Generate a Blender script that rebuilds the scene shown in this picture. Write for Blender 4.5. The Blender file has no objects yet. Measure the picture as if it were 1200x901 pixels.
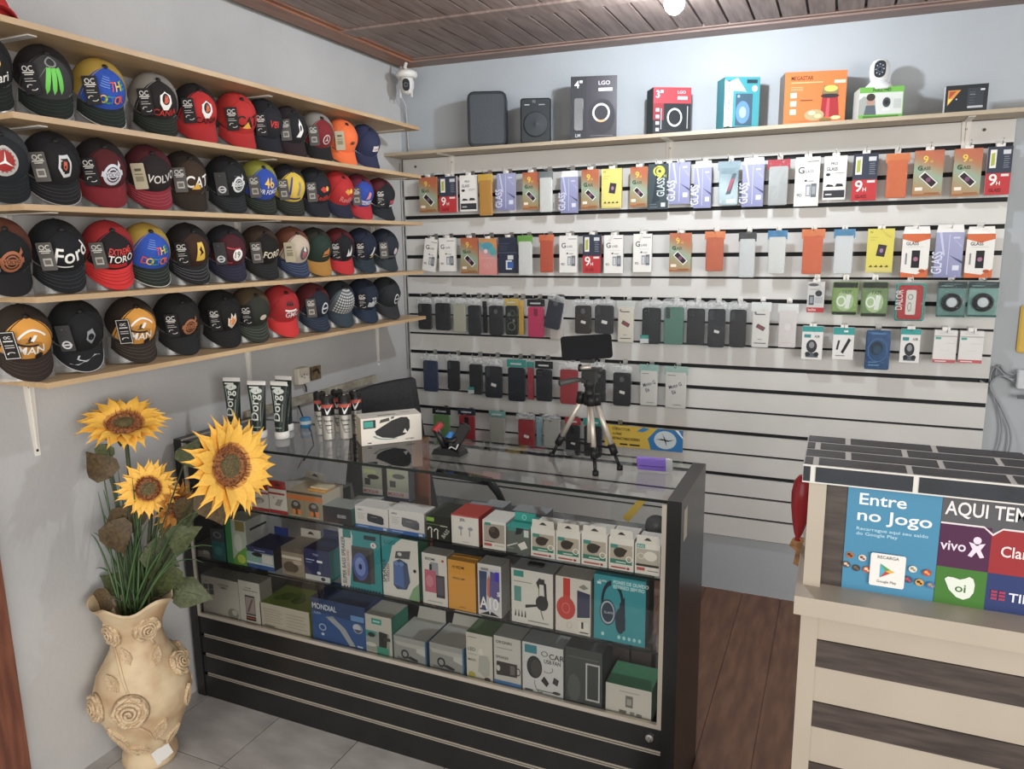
import bpy, bmesh, math, random
from mathutils import Vector, Matrix
random.seed(7)
S = bpy.context.scene
C = S.collection
PI = math.pi

# ---------------------------------------------------------------- camera, world, light, exposure
CAM = (2.1200, -3.4302, 1.6260)
YAW, PITCH, ROLL, FPX = -0.4159, -0.1844, -0.0128, 870.53
def cam_axes():
    cy, sy, cp, sp = math.cos(YAW), math.sin(YAW), math.cos(PITCH), math.sin(PITCH)
    f = Vector((sy*cp, cy*cp, sp)); r = Vector((cy, -sy, 0)); u = r.cross(f)
    c, s = math.cos(ROLL), math.sin(ROLL)
    return c*r + s*u, -s*r + c*u, f
AR, AU, AF = cam_axes()
cam = bpy.data.objects.new('camera', bpy.data.cameras.new('camera'))
C.objects.link(cam)
cam.matrix_world = Matrix(((AR.x, AU.x, -AF.x, CAM[0]), (AR.y, AU.y, -AF.y, CAM[1]), (AR.z, AU.z, -AF.z, CAM[2]), (0, 0, 0, 1)))
cam.data.sensor_width = 36; cam.data.lens = FPX/1200*36; cam.data.clip_start = .05
S.camera = cam

W = bpy.data.worlds.new('world'); S.world = W; W.use_nodes = True
W.node_tree.nodes['Background'].inputs[0].default_value = (1.0, .965, .92, 1)
W.node_tree.nodes['Background'].inputs[1].default_value = 0.6

def add_light(name, kind, loc, energy, color, size, rot=(0, 0, 0), size_y=None):
    l = bpy.data.lights.new(name, kind); l.energy = energy; l.color = color
    if kind == 'AREA':
        l.size = size
        if size_y: l.shape = 'RECTANGLE'; l.size_y = size_y
    else: l.shadow_soft_size = size
    o = bpy.data.objects.new(name, l); o.location = loc; o.rotation_euler = rot; C.objects.link(o)
    return o
BULB = 900          # emission of the bulb glass, the room's lamp
# daylight through the shop door behind the camera
add_light('doorway_daylight', 'AREA', (1.5, -5.0, 1.5), 50, (1.0, .955, .89), 3.0, (math.radians(88), 0, math.radians(8)), 2.2)

# unseen fill light, added right of the camera to brighten the left wall
add_light('side_fill', 'AREA', (5.4, -4.9, 1.5), 170, (1.0, .97, .93), 2.6, (math.radians(88), 0, math.radians(62)), 2.0)

S.view_settings.view_transform = 'Standard'; S.view_settings.look = 'None'
S.view_settings.gamma = 1; S.view_settings.use_curve_mapping = False
S.view_settings.exposure = -0.02

def at(px, py, ax, val):
    """3D point of photo pixel (px, py) on the plane axis = val."""
    d = AR*((px-600)/FPX) + AU*(-(py-450.5)/FPX) + AF
    i = 'xyz'.index(ax); t = (val - CAM[i])/d[i]
    return Vector(CAM) + d*t
def proj(p):
    d = Vector(p)-Vector(CAM)
    return 600+FPX*d.dot(AR)/d.dot(AF), 450.5-FPX*d.dot(AU)/d.dot(AF)

# ---------------------------------------------------------------- materials
def lin(h):
    h = h.lstrip('#'); c = [int(h[i:i+2], 16)/255 for i in (0, 2, 4)]
    c = [(x/12.92 if x <= .04045 else ((x+.055)/1.055)**2.4) for x in c]
    g = .2126*c[0]+.7152*c[1]+.0722*c[2]
    return tuple([x*.86+g*.14+.004 for x in c] + [1])  # greyed and lifted: veiling lamp haze put into every colour
_M = {}
def mat(h, rough=.55, metal=0., coat=0.):
    if not isinstance(h, str): return h
    k = (h, rough, metal, coat)
    if k in _M: return _M[k]
    m = bpy.data.materials.new('paint_'+h); m.use_nodes = True
    b = m.node_tree.nodes['Principled BSDF']
    b.inputs['Base Color'].default_value = lin(h); b.inputs['Roughness'].default_value = rough
    b.inputs['Metallic'].default_value = metal; b.inputs['Coat Weight'].default_value = coat
    b.inputs['Specular IOR Level'].default_value = .3
    _M[k] = m; return m
def nodes(name):
    m = bpy.data.materials.new(name); m.use_nodes = True
    nt = m.node_tree; return m, nt, nt.nodes['Principled BSDF']
def noisy(name, h1, h2, scale=8, rough=.6, bump=.1, stretch=(1, 1, 1), detail=4, bscale=None, lo=.35, hi=.65, coat=0.):
    m, nt, b = nodes(name); N = nt.nodes; L = nt.links
    tc = N.new('ShaderNodeTexCoord'); mp = N.new('ShaderNodeMapping'); mp.inputs['Scale'].default_value = stretch
    L.new(tc.outputs['Object'], mp.inputs[0])
    n = N.new('ShaderNodeTexNoise'); n.inputs['Scale'].default_value = scale; n.inputs['Detail'].default_value = detail
    L.new(mp.outputs[0], n.inputs['Vector'])
    r = N.new('ShaderNodeValToRGB'); r.color_ramp.elements[0].position = lo; r.color_ramp.elements[1].position = hi
    r.color_ramp.elements[0].color = lin(h1); r.color_ramp.elements[1].color = lin(h2)
    L.new(n.outputs['Fac'], r.inputs[0]); L.new(r.outputs[0], b.inputs['Base Color'])
    b.inputs['Roughness'].default_value = rough; b.inputs['Coat Weight'].default_value = coat
    if bump:
        bn = N.new('ShaderNodeTexNoise'); bn.inputs['Scale'].default_value = bscale or scale*6; bn.inputs['Detail'].default_value = 5
        L.new(mp.outputs[0], bn.inputs['Vector'])
        bp = N.new('ShaderNodeBump'); bp.inputs['Strength'].default_value = bump; bp.inputs['Distance'].default_value = .004
        L.new(bn.outputs['Fac'], bp.inputs['Height']); L.new(bp.outputs[0], b.inputs['Normal'])
    return m
def glassy(name, tint, alpha, rough=.03, bump=0., white=.0):
    """thin clear sheet: mostly see-through, with gloss"""
    m = bpy.data.materials.new(name); m.use_nodes = True; nt = m.node_tree; N = nt.nodes; L = nt.links
    N.remove(N['Principled BSDF']); out = N['Material Output']
    tr = N.new('ShaderNodeBsdfTransparent'); tr.inputs[0].default_value = lin(tint)
    gl = N.new('ShaderNodeBsdfGlossy'); gl.inputs['Roughness'].default_value = rough
    fr = N.new('ShaderNodeFresnel'); fr.inputs['IOR'].default_value = 1.5
    mx = N.new('ShaderNodeMixShader'); L.new(tr.outputs[0], mx.inputs[1]); L.new(gl.outputs[0], mx.inputs[2])
    ad = N.new('ShaderNodeMath'); ad.operation = 'MULTIPLY_ADD'; ad.inputs[1].default_value = .35 if bump else 1; ad.inputs[2].default_value = alpha; ad.use_clamp = True
    L.new(fr.outputs[0], ad.inputs[0]); L.new(ad.outputs[0], mx.inputs[0])
    last = mx
    if white:
        df = N.new('ShaderNodeBsdfDiffuse'); df.inputs[0].default_value = (.85, .87, .88, 1)
        m2 = N.new('ShaderNodeMixShader'); m2.inputs[0].default_value = white
        L.new(mx.outputs[0], m2.inputs[1]); L.new(df.outputs[0], m2.inputs[2]); last = m2
    if bump:
        tc = N.new('ShaderNodeTexCoord'); n = N.new('ShaderNodeTexNoise'); n.inputs['Scale'].default_value = 38; n.inputs['Detail'].default_value = 3
        n.inputs['Distortion'].default_value = 1.2
        L.new(tc.outputs['Object'], n.inputs['Vector'])
        bp = N.new('ShaderNodeBump'); bp.inputs['Strength'].default_value = bump; bp.inputs['Distance'].default_value = .01
        L.new(n.outputs['Fac'], bp.inputs['Height']); L.new(bp.outputs[0], gl.inputs['Normal'])
    L.new(last.outputs[0], out.inputs[0]); return m
def gradient(name, stops, rough=.4):
    m, nt, b = nodes(name); N = nt.nodes; L = nt.links
    tc = N.new('ShaderNodeTexCoord'); sp = N.new('ShaderNodeSeparateXYZ'); L.new(tc.outputs['Generated'], sp.inputs[0])
    mu = N.new('ShaderNodeMath'); mu.operation = 'MULTIPLY_ADD'; mu.inputs[1].default_value = .25
    L.new(sp.outputs['X'], mu.inputs[0]); L.new(sp.outputs['Z'], mu.inputs[2])
    r = N.new('ShaderNodeValToRGB'); e = r.color_ramp.elements
    while len(e) < len(stops): e.new(.5)
    for i, (p, h) in enumerate(stops): e[i].position = p; e[i].color = lin(h)
    L.new(mu.outputs[0], r.inputs[0]); L.new(r.outputs[0], b.inputs['Base Color']); b.inputs['Roughness'].default_value = rough
    return m

M_WALL = noisy('wall_paint', 'a8a7a7', 'b8b7b6', 1.6, .75, .25, bscale=60)
M_WALLB = noisy('wall_paint_back', '9fa5ab', 'abb1b6', 1.3, .75, .2, bscale=60)
M_SLAT = noisy('slat_white', 'c9c8c4', 'd2d1cd', 3, .38, 0)
M_GROOVE = mat('17181c', .6)
M_MDF = noisy('pale_wood_laminate', 'b8966a', 'c6a678', 5, .5, .04, stretch=(6, 1, 6))
M_MDFD = noisy('pale_wood_underside', 'b3946a', 'c2a47a', 5, .6, .05, stretch=(6, 1, 6))
M_MDFB = noisy('pale_wood_laminate_back', 'ab9a80', 'b9a88d', 5, .5, .04, stretch=(1, 6, 6))
M_TILE = noisy('floor_tile', 'a09c99', 'bfbbb8', 7, .32, .04, stretch=(1, 2.2, 1), detail=7, lo=.3, hi=.7)
M_GROUT = noisy('grout', '3a3532', '4f4844', 30, .9, .1)
M_WOODF = noisy('brown_floor', '65412d', '80573e', 6, .45, .1, stretch=(5, .8, 1), detail=6)
M_CEIL = noisy('ceiling_wood', '7d6860', '9a857c', 7, .55, .1, stretch=(8, .7, 1))
M_CEILT = noisy('ceiling_trim_wood', '855034', '9a6444', 6, .45, .1, stretch=(8, .7, 1))
M_CEILB = noisy('ceiling_trim_back', '7c6258', '93776a', 6, .5, .1, stretch=(.7, 8, 1))
M_DOORW = noisy('door_frame_wood', '643423', '83492f', 9, .5, .15, stretch=(6, 6, .6))
M_BLK = noisy('black_melamine', '121212', '191818', 8, .28, .03)
M_ALU = mat('c8bfb0', .35, .6)
M_GLASS = glassy('display_glass', 'fefffe', .0)
M_GLASSE = mat('0e1a16', .25)
M_BAG = glassy('plastic_bag', 'fafcfc', .0, .1, .7, .012)
M_BAGW = glassy('plastic_bag_hazy', 'f8fafa', .0, .12, .8, .02)
M_CLEAR = glassy('clear_plastic', 'e6eaea', .06, .08, 0, .12)
M_STAND = glassy('cap_stand_plastic', 'd5d8d8', .04, .25, 0, .2)
M_WHITE = mat('c4bfb5', .5)
M_CREAM = noisy('cream_board', 'a99d8c', 'b2a695', 3, .4, 0)
M_DKW = noisy('dark_wood_stripe', '3a302d', '50453f', 9, .45, .08, stretch=(1, 1, 9))
M_STEEL = mat('b9b9b6', .28, .9)
M_BRACK = mat('dcd8cf', .5)

# ---------------------------------------------------------------- text shapes
_T = {}
def textshape(s):
    """flat triangulated text, cap height 1, left edge at 0"""
    if s in _T: return _T[s]
    cu = bpy.data.curves.new('t', 'FONT'); cu.body = s; cu.resolution_u = 3; cu.offset = .014
    o = bpy.data.objects.new('t', cu); me = bpy.data.meshes.new_from_object(o)
    vs = [(v.co.x, v.co.y) for v in me.vertices]; fs = [tuple(p.vertices) for p in me.polygons]
    bpy.data.objects.remove(o); bpy.data.curves.remove(cu); bpy.data.meshes.remove(me)
    if vs:
        x0 = min(v[0] for v in vs); k = 1/.69
        vs = [((x-x0)*k, y*k) for x, y in vs]
    w = max([v[0] for v in vs] or [1])
    _T[s] = (vs, fs, w); return _T[s]

# ---------------------------------------------------------------- mesh builder
class MB:
    def __init__(s): s.v = []; s.f = []; s.m = []; s.mats = []
    def mi(s, m):
        if isinstance(m, str): m = mat(m)
        if m not in s.mats: s.mats.append(m)
        return s.mats.index(m)
    def face(s, pts, m):
        n = len(s.v); s.v += [tuple(p) for p in pts]; s.f.append(tuple(range(n, n+len(pts)))); s.m.append(s.mi(m)); return s
    def add(s, vs, fs, m):
        n = len(s.v); s.v += [tuple(p) for p in vs]; k = s.mi(m)
        for f in fs: s.f.append(tuple(i+n for i in f)); s.m.append(k)
        return s
    def box(s, x0, y0, z0, x1, y1, z1, m, front=None, top=None, left=None, right=None):
        x0, x1 = min(x0, x1), max(x0, x1); y0, y1 = min(y0, y1), max(y0, y1); z0, z1 = min(z0, z1), max(z0, z1)
        vs = [(x0,y0,z0),(x1,y0,z0),(x1,y1,z0),(x0,y1,z0),(x0,y0,z1),(x1,y0,z1),(x1,y1,z1),(x0,y1,z1)]
        n = len(s.v); s.v += vs
        for f, mm in (((0,1,5,4), front or m), ((1,2,6,5), right or m), ((2,3,7,6), m), ((3,0,4,7), left or m), ((4,5,6,7), top or m), ((3,2,1,0), m)):
            s.f.append(tuple(i+n for i in f)); s.m.append(s.mi(mm))
        return s
    def prism(s, pts, y0, y1, m, mside=None):
        """outline pts (x,z) extruded from y0 (front) to y1"""
        n = len(pts); a = [(x, y0, z) for x, z in pts]; b = [(x, y1, z) for x, z in pts]
        k = len(s.v); s.v += a+b
        s.f.append(tuple(range(k, k+n))); s.m.append(s.mi(m))
        s.f.append(tuple(range(k+2*n-1, k+n-1, -1))); s.m.append(s.mi(m))
        for i in range(n):
            j = (i+1) % n; s.f.append((k+i, k+n+i, k+n+j, k+j)); s.m.append(s.mi(mside or m))
        return s
    def rbox(s, cx, cz, w, h, y0, y1, r, m, ch=.0015, rot=0, mside=None):
        """rounded rectangle in xz, extruded in y, chamfered front rim"""
        def ring(ins, y):
            o = []
            for k, (sx, sz) in enumerate(((1, 1), (-1, 1), (-1, -1), (1, -1))):
                for i in range(4):
                    a = PI/2*(k+i/3.); rr = max(r-ins, .0003)
                    x = sx*(w/2-r)+math.cos(a)*rr; z = sz*(h/2-r)+math.sin(a)*rr
                    o.append((cx+x*math.cos(rot)-z*math.sin(rot), y, cz+x*math.sin(rot)+z*math.cos(rot)))
            return o
        rs = [ring(ch, y0), ring(0, y0+ch), ring(0, y1-ch), ring(ch, y1)]
        k = len(s.v)
        for q in rs: s.v += q
        mm = s.mi(m); ms = s.mi(mside or m)
        s.f.append(tuple(range(k+15, k-1, -1))); s.m.append(mm)
        s.f.append(tuple(range(k+48, k+64))); s.m.append(mm)
        for a in range(3):
            for i in range(16):
                j = (i+1) % 16; s.f.append((k+a*16+i, k+a*16+j, k+a*16+16+j, k+a*16+16+i)); s.m.append(ms)
        return s
    def tube(s, path, r, m, n=8, cap=True):
        path = [Vector(p) for p in path]; rr = r if isinstance(r, (list, tuple)) else [r]*len(path)
        k = len(s.v); prev = None
        for i, p in enumerate(path):
            d = (path[min(i+1, len(path)-1)]-path[max(i-1, 0)]).normalized()
            if prev is None: u = d.orthogonal().normalized()
            else: u = (prev - d*prev.dot(d)).normalized()
            prev = u; w = d.cross(u)
            for j in range(n):
                a = 2*PI*j/n; s.v.append(tuple(p+(u*math.cos(a)+w*math.sin(a))*rr[i]))
        mm = s.mi(m)
        for i in range(len(path)-1):
            for j in range(n):
                q = (j+1) % n; s.f.append((k+i*n+j, k+i*n+q, k+i*n+n+q, k+i*n+n+j)); s.m.append(mm)
        if cap:
            s.f.append(tuple(range(k+n-1, k-1, -1))); s.m.append(mm)
            e = k+(len(path)-1)*n; s.f.append(tuple(range(e, e+n))); s.m.append(mm)
        return s
    def lathe(s, prof, m, c=(0, 0, 0), n=24, mats=None):
        k = len(s.v)
        for r, z in prof:
            for j in range(n):
                a = 2*PI*j/n; s.v.append((c[0]+r*math.cos(a), c[1]+r*math.sin(a), c[2]+z))
        for i in range(len(prof)-1):
            mm = s.mi(mats[i] if mats else m)
            for j in range(n):
                q = (j+1) % n; s.f.append((k+i*n+j, k+i*n+q, k+i*n+n+q, k+i*n+n+j)); s.m.append(mm)
        s.f.append(tuple(range(k+n-1, k-1, -1))); s.m.append(s.mi(mats[0] if mats else m))
        e = k+(len(prof)-1)*n; s.f.append(tuple(range(e, e+n))); s.m.append(s.mi(mats[-1] if mats else m))
        return s
    # flat print: shapes in face coordinates (0..1), mapped by fn(u, v, lift)
    def print_(s, shapes, fn, asp=1.0, cut=None):
        """asp = face width / height"""
        for l, sh in enumerate(shapes):
            k = sh[0]; lift = .0004+.00012*l
            if k == 'r': _, a, b, c, d, col = sh; vs = [(a, b), (c, b), (c, d), (a, d)]; fs = [(0, 1, 2, 3)]
            elif k == 'e':
                _, a, b, c, d, col = sh; n = 18; vs = [(a+c*math.cos(2*PI*i/n), b+d*math.sin(2*PI*i/n)) for i in range(n)]; fs = [tuple(range(n))]
                if cut: vs.append((a, b)); fs = [(i, (i+1) % n, n) for i in range(n)]
            elif k == 'o':      # ring: cx cy rx ry thickness(fraction of r) colour [a0 a1]
                _, a, b, c, d, th, col = sh[:7]; a0, a1 = (sh[7], sh[8]) if len(sh) > 7 else (0, 2*PI); n = 22
                vs = []
                for i in range(n+1):
                    t = a0+(a1-a0)*i/n; vs += [(a+c*math.cos(t), b+d*math.sin(t)), (a+c*(1-th)*math.cos(t), b+d*(1-th)*math.sin(t))]
                fs = [(2*i, 2*i+2, 2*i+3, 2*i+1) for i in range(n)]
            elif k == 'p': _, vs, col = sh; fs = [tuple(range(len(vs)))]
            elif k == 't':      # text, x, y, cap height, colour, [align, rotation, squash]
                _, tx, a, b, hh, col = sh[:6]; al = sh[6] if len(sh) > 6 else 'l'; rot = sh[7] if len(sh) > 7 else 0; sq = sh[8] if len(sh) > 8 else 1
                tv, fs, w = textshape(tx); w *= sq; ox = {'l': 0, 'c': -w/2, 'r': -w}[al]
                cr, sr = math.cos(rot), math.sin(rot); vs = []
                for x, y in tv:
                    x = x*sq+ox; X, Y = (x*cr-y*sr)*hh, (x*sr+y*cr)*hh
                    vs.append((a+X/asp, b+Y))
            if cut:
                bm = bmesh.new(); bv = [bm.verts.new((x*asp, y, 0)) for x, y in vs]
                for f in fs:
                    try: bm.faces.new([bv[i] for i in f])
                    except ValueError: pass
                bmesh.ops.triangulate(bm, faces=bm.faces[:])
                for _ in range(3):
                    es = [e for e in bm.edges if e.calc_length() > cut]
                    if not es: break
                    bmesh.ops.subdivide_edges(bm, edges=es, cuts=1); bmesh.ops.triangulate(bm, faces=bm.faces[:])
                bm.verts.index_update()
                vs = [(v.co.x/asp, v.co.y) for v in bm.verts]; fs = [tuple(v.index for v in f.verts) for f in bm.faces]; bm.free()
            s.add([fn(x, y, lift) for x, y in vs], fs, col)
        return s
    def front(s, x0, x1, z0, z1, y, shapes):
        w, h = x1-x0, z1-z0
        return s.print_(shapes, lambda u, v, l: (x0+u*w, y-l, z0+v*h), w/h)
    def mesh(s, name, smooth=False):
        me = bpy.data.meshes.new(name); me.from_pydata(s.v, [], s.f)
        for m in s.mats: me.materials.append(m)
        me.polygons.foreach_set('material_index', s.m)
        if smooth: me.polygons.foreach_set('use_smooth', [True]*len(s.f))
        me.update(); return me
    def build(s, name, parent=None, loc=(0, 0, 0), rot=(0, 0, 0), smooth=False):
        o = bpy.data.objects.new(name, s.mesh(name, smooth)); C.objects.link(o)
        o.location = loc; o.rotation_euler = rot
        if parent: o.parent = parent
        return o
def share(me, name, parent=None, loc=(0, 0, 0), rot=(0, 0, 0), sc=(1, 1, 1)):
    o = bpy.data.objects.new(name, me); C.objects.link(o); o.location = loc; o.rotation_euler = rot; o.scale = sc
    if parent: o.parent = parent
    return o
_LAB = {}
def tag(o, label=None, cat=None, group=None, kind=None):
    if label: o['label'] = label; _LAB[label] = _LAB.get(label, 0)+1
    if cat: o['category'] = cat
    if group: o['group'] = group
    if kind: o['kind'] = kind
    return o
def thing(name, loc, label, cat, group=None, rot=(0, 0, 0)):
    o = bpy.data.objects.new(name, None); C.objects.link(o); o.location = loc; o.rotation_euler = rot
    o.empty_display_size = .05
    return tag(o, label, cat, group)
def struct(o): o['kind'] = 'structure'; return o

# ================================================================= room shell
GZ = 1.976                                        # height of the top groove
struct(MB().box(-.12, -2.225, 0, 0, 0, 2.6, M_WALL).build('wall_left'))
struct(MB().box(-.12, 0, 0, 3.6, .12, 2.6, M_WALLB).build('wall_back'))
struct(MB().box(-.14, -2.32, 0, .022, -2.225, 2.2, M_DOORW).build('trim_1'))
# floor: brown boards behind the display, tiles in front of it
fl = struct(MB().box(-.12, -5.2, -.05, 3.6, 0, -.004, M_GROUT).build('floor'))
T = .3317; G = .0045
tile = MB().box(G/2, G/2, -.006, T-G/2, T-G/2, 0, M_TILE).mesh('tile')
for i in range(-1, 8):
    for j in range(-2, 3):
        y0 = -1.875-.332*j-T*1
        x0 = .067+T*i
        if x0 < -.01: 
            MB().box(0, y0+G/2, -.006, .067-G/2, y0+T-G/2, 0, M_TILE).build('tile', fl); continue
        if x0 > 2.6 or y0+T > -1.2: continue
        if x0 > 1.6: continue
        share(tile, 'tile', fl, (x0, y0, 0))
for i in range(7):
    x0 = 1.785+.17*i-.51
    MB().box(x0+.001, -1.208 if x0 < 1.6 else -3.2, -.006, x0+.169, -.001, 0, M_WOODF).build('floor_board', fl)
# ceiling: planks run towards the back wall, with border and cross boards
cl = struct(MB().box(-.1, -3.2, 2.535, 3.4, .1, 2.6, M_GROOVE).build('ceiling'))
CT = Matrix.Rotation(.016, 4, 'Y')
cl.rotation_euler = (0, .016, 0)
for x in range(1, 32):
    MB().box(x*.1-.045+.05, -3.2, 2.524, x*.1+.045+.05, -.66, 2.536, M_CEIL).build('ceiling_plank', cl)
    MB().box(x*.1-.045+.05, -.56, 2.524, x*.1+.045+.05, -.1, 2.536, M_CEIL).build('ceiling_plank', cl)
MB().box(.07, -.67, 2.516, 3.4, -.57, 2.53, M_CEIL).build('cross_board', cl)
struct(MB().box(0, -3.2, 2.512, .095, 0, 2.55, M_CEILT).box(.095, -3.2, 2.520, .12, 0, 2.55, M_CEILT).build('trim_2', cl))
struct(MB().box(.095, -.1, 2.513, 3.4, 0, 2.55, M_CEILB).box(.12, -.125, 2.520, 3.4, -.1, 2.55, M_CEILB).build('trim_3', cl))

# ceiling lamp: batten holder with a bare bulb
lp = thing('ceiling_lamp', (1.56, -.80, 2.497), 'bare white bulb in a plastic holder on the wooden ceiling', 'lamp')
MB().lathe([(.045, 0), (.045, -.012), (.03, -.03), (.022, -.045)], 'e6e3dc', n=20).build('lamp_holder', lp, smooth=True)
me_ = bpy.data.materials.new('glowing_bulb'); me_.use_nodes = True
_b = me_.node_tree.nodes['Principled BSDF']; _b.inputs['Emission Color'].default_value = (.86, .93, 1, 1); _b.inputs['Emission Strength'].default_value = BULB
MB().lathe([(.012, -.045), (.02, -.06), (.03, -.078), (.033, -.095), (.028, -.112), (.015, -.124), (.002, -.128)], me_, n=20).build('bulb', lp, smooth=True)
# ================================================================= slat panel on the back wall
SX0, SX1 = .015, 2.68
sp = thing('slatwall_panel', (0, -.0008, 0), 'white slatted display panel covering the back wall, with dark grooves', 'wall panel')
MB().box(SX0, -.006, .272, SX1, 0, 2.066, M_GROOVE).build('backing', sp)
THICK = {0, 1, 2, 3, 4, 6, 9, 10, 12, 14}
gap = lambda k: .009 if k in THICK else .005
for k in range(18):                                # slat k hangs below groove k-1 and above groove k
    zt = GZ+.092 if k == 0 else GZ-.1*(k-1)-gap(k-1)
    zb = GZ-.1*k+gap(k) if k < 17 else GZ-1.7+.002
    b = MB().box(SX0, -.018, zb, SX1, -.006, zt, M_SLAT)
    b.build('slat', sp)
for sx, sz in ((.09, 2.03), (2.58, 2.035)):
    MB().lathe([(.006, 0), (.006, .003), (.002, .004)], '55504a', n=10).build('screw', sp, (sx, -.018, sz), (PI/2, 0, 0))

# shelf over the panel
bs = thing('wall_shelf', (0, 0, 2.071), 'long pale wooden shelf over the white slatted panel', 'shelf')
MB().box(0, -.17, 0, 2.96, 0, .015, M_MDFB).build('board', bs)
def bracket(root, loc, rz, dep, drop, sl=.0):
    """white pressed steel angle: upright leg on the wall, tapering arm under the shelf"""
    b = MB()
    b.face([(0, -.016, 0), (0, .016, 0), (0, .008, -drop), (0, -.008, -drop)], M_BRACK)
    b.face([(.0025, -.016, 0), (.0025, .016, 0), (.0025, .008, -drop), (.0025, -.008, -drop)][::-1], M_BRACK)
    for a, c in (((0, -.016, 0), (0, -.008, -drop)), ((0, .008, -drop), (0, .016, 0)), ((0, -.008, -drop), (0, .008, -drop))):
        b.face([a, c, (.0025, c[1], c[2]), (.0025, a[1], a[2])], M_BRACK)
    b.box(.002, -.012, -.003, dep, .012, 0, M_BRACK)
    b.box(.0025, -.0012, -drop*.9, .006, .0012, 0, M_BRACK)
    for z in (-.03, -drop+.016): b.lathe([(.004, 0), (.004, .001)], '3a3733', (0, 0, 0), 8) if 0 else b.box(.0025, -.0035, z-.0035, .0032, .0035, z+.0035, '2c2a28')
    return b.build('bracket', root, loc, (0, 0, rz))
for x in (.30, 1.39, 2.52): bracket(bs, (x, -.0196, 0), -PI/2, .13, .20)

# five shelves on the left wall
SD = .25; SY0, SY1 = -2.18, -.24
SZ = [2.183, 1.963, 1.744, 1.513, 1.291]
nm = ['topmost', 'second from top', 'third from top', 'fourth from top', 'lowest']
lshelves = []
for i, z in enumerate(SZ):
    t = thing('wall_shelf', (0, 0, z), f'pale wooden shelf on the left wall, {nm[i]} of five'+(', only a red cap on it' if i == 0 else ' holding caps'), 'shelf', 'pale wooden shelves on the left wall')
    MB().box(.001, SY0, -.015, SD, SY1, 0, M_MDF).build('board', t)
    for y in (-2.07, -1.20, -.30): bracket(t, (0, y, -.0151), 0, .2, .235 if i == 4 else .15)
    lshelves.append(t)

# ================================================================= caps
CA, CB, CH, BL = .082, .074, .088, .066
P = math.radians(48)
def crown_pt(th, ph, off=0):
    c, s = math.cos(ph), math.sin(ph); r = c**.72 if c > 0 else 0
    fx = 1+.05*max(0, math.cos(th))*s
    v = Vector((CA*r*math.cos(th)*fx, CB*r*math.sin(th), CH*s**.95))
    if off:
        n = Vector((v.x/CA**2, v.y/CB**2, v.z/CH**2)).normalized(); v += n*off
    return v
def on_crown(u, v, l):                             # metres right of / above the front seam
    u = u*1.22-.004; ph = min(1.5, max(0, ((v-.05)*1.22+.052)/.125*PI/2)); return crown_pt(u/.08, ph, .0018+l)
def make_crown(front, side, stripe=None):
    b = MB(); n, m = 28, 9
    for i in range(m+1):
        for j in range(n): b.v.append(tuple(crown_pt(2*PI*j/n, PI/2*i/m*.999)))
    for i in range(m):
        for j in range(n):
            q = (j+1) % n; th = 2*PI*(j+.5)/n; th = th-2*PI if th > PI else th
            f = abs(th) < 1.02
            b.f.append((i*n+j, i*n+q, i*n+n+q, i*n+n+j)); b.m.append(b.mi(front if f else side))
    for th in (1.02, -1.02, PI):                   # piped seams
        b.tube([crown_pt(th, PI/2*k/8*.98, .0008) for k in range(9)], .0011, stripe or side, 4)
    return b.build('crown', smooth=True)
def brim_pt(a, r):                                 # a = -1..1 across, r = 0..1 outwards
    th = a*1.12; base = crown_pt(th, 0)
    ext = BL*r*math.cos(a*PI/2*.93)**.55
    arch = .030*(1-math.cos(a*1.45))
    return Vector((base.x+ext, base.y*(1+.02*r), -.012*r-arch*(.35+.65*r)+.002))
def make_brim(col, edge=None, stitch=None):
    b = MB(); n, m = 16, 4
    for L in (0, -.003):
        k = len(b.v)
        for i in range(m+1):
            for j in range(n+1):
                p = brim_pt(-1+2*j/n, i/m); b.v.append((p.x, p.y, p.z+L))
        for i in range(m):
            for j in range(n):
                q = (k+i*(n+1)+j, k+i*(n+1)+j+1, k+(i+1)*(n+1)+j+1, k+(i+1)*(n+1)+j)
                b.f.append(q if L else q[::-1]); b.m.append(b.mi(col))
    b.tube([brim_pt(-1+2*j/n, 1)+Vector((0, 0, -.0015)) for j in range(n+1)], .0019, edge or col, 5)
    if stitch:
        for r in (.25, .42, .6, .8):
            b.tube([brim_pt(-.86+1.72*j/12, r)+Vector((0, 0, .0006)) for j in range(13)], .00055, stitch, 3, False)
    return b.build('brim', smooth=True)
def plastic_stand():
    b = MB(); n = 12
    for z, r in ((0, .075), (.05, .07), (.085, .066)):
        for j in range(n+1):
            a = -PI*.62+PI*1.24*j/n; b.v.append((r*math.cos(a)*.62, r*math.sin(a), z))
    for i in range(2):
        for j in range(n): b.f.append((i*(n+1)+j, i*(n+1)+j+1, (i+1)*(n+1)+j+1, (i+1)*(n+1)+j)); b.m.append(b.mi(M_STAND))
    me = b.mesh('plastic_stand', True); return me
STAND = plastic_stand()
button = MB().lathe([(.008, 0), (.008, .003), (.005, .006), (.001, .007)], '151515', n=12)
K, Wt, Rd = '131417', 'ece9e2', 'b3191c'
def wheel(cx, cy, r, c1, c2=K): return [('e', cx, cy, r, r, c1), ('e', cx, cy, r*.8, r*.8, c2)]
def lion(cx, cy, s, c): return [('p', [(cx-s, cy-s), (cx-s*.4, cy-s*.2), (cx-s*.9, cy+s*.5), (cx-s*.1, cy+s), (cx+s*.6, cy+s*.6), (cx+s*.3, cy), (cx+s, cy-s*.5), (cx+s*.2, cy-s*.4)], c)]
def multi(txt, x, y, h, cols, dx=None):
    out = []
    for i, ch in enumerate(txt): out += [('t', ch, x, y, h*1.1, cols[i % len(cols)])]; x += (dx or h*.95)
    return out
DC = ['e0443a', 'f0c01e', '3aa23a', '3a78d0', 'e87a1e']
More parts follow.
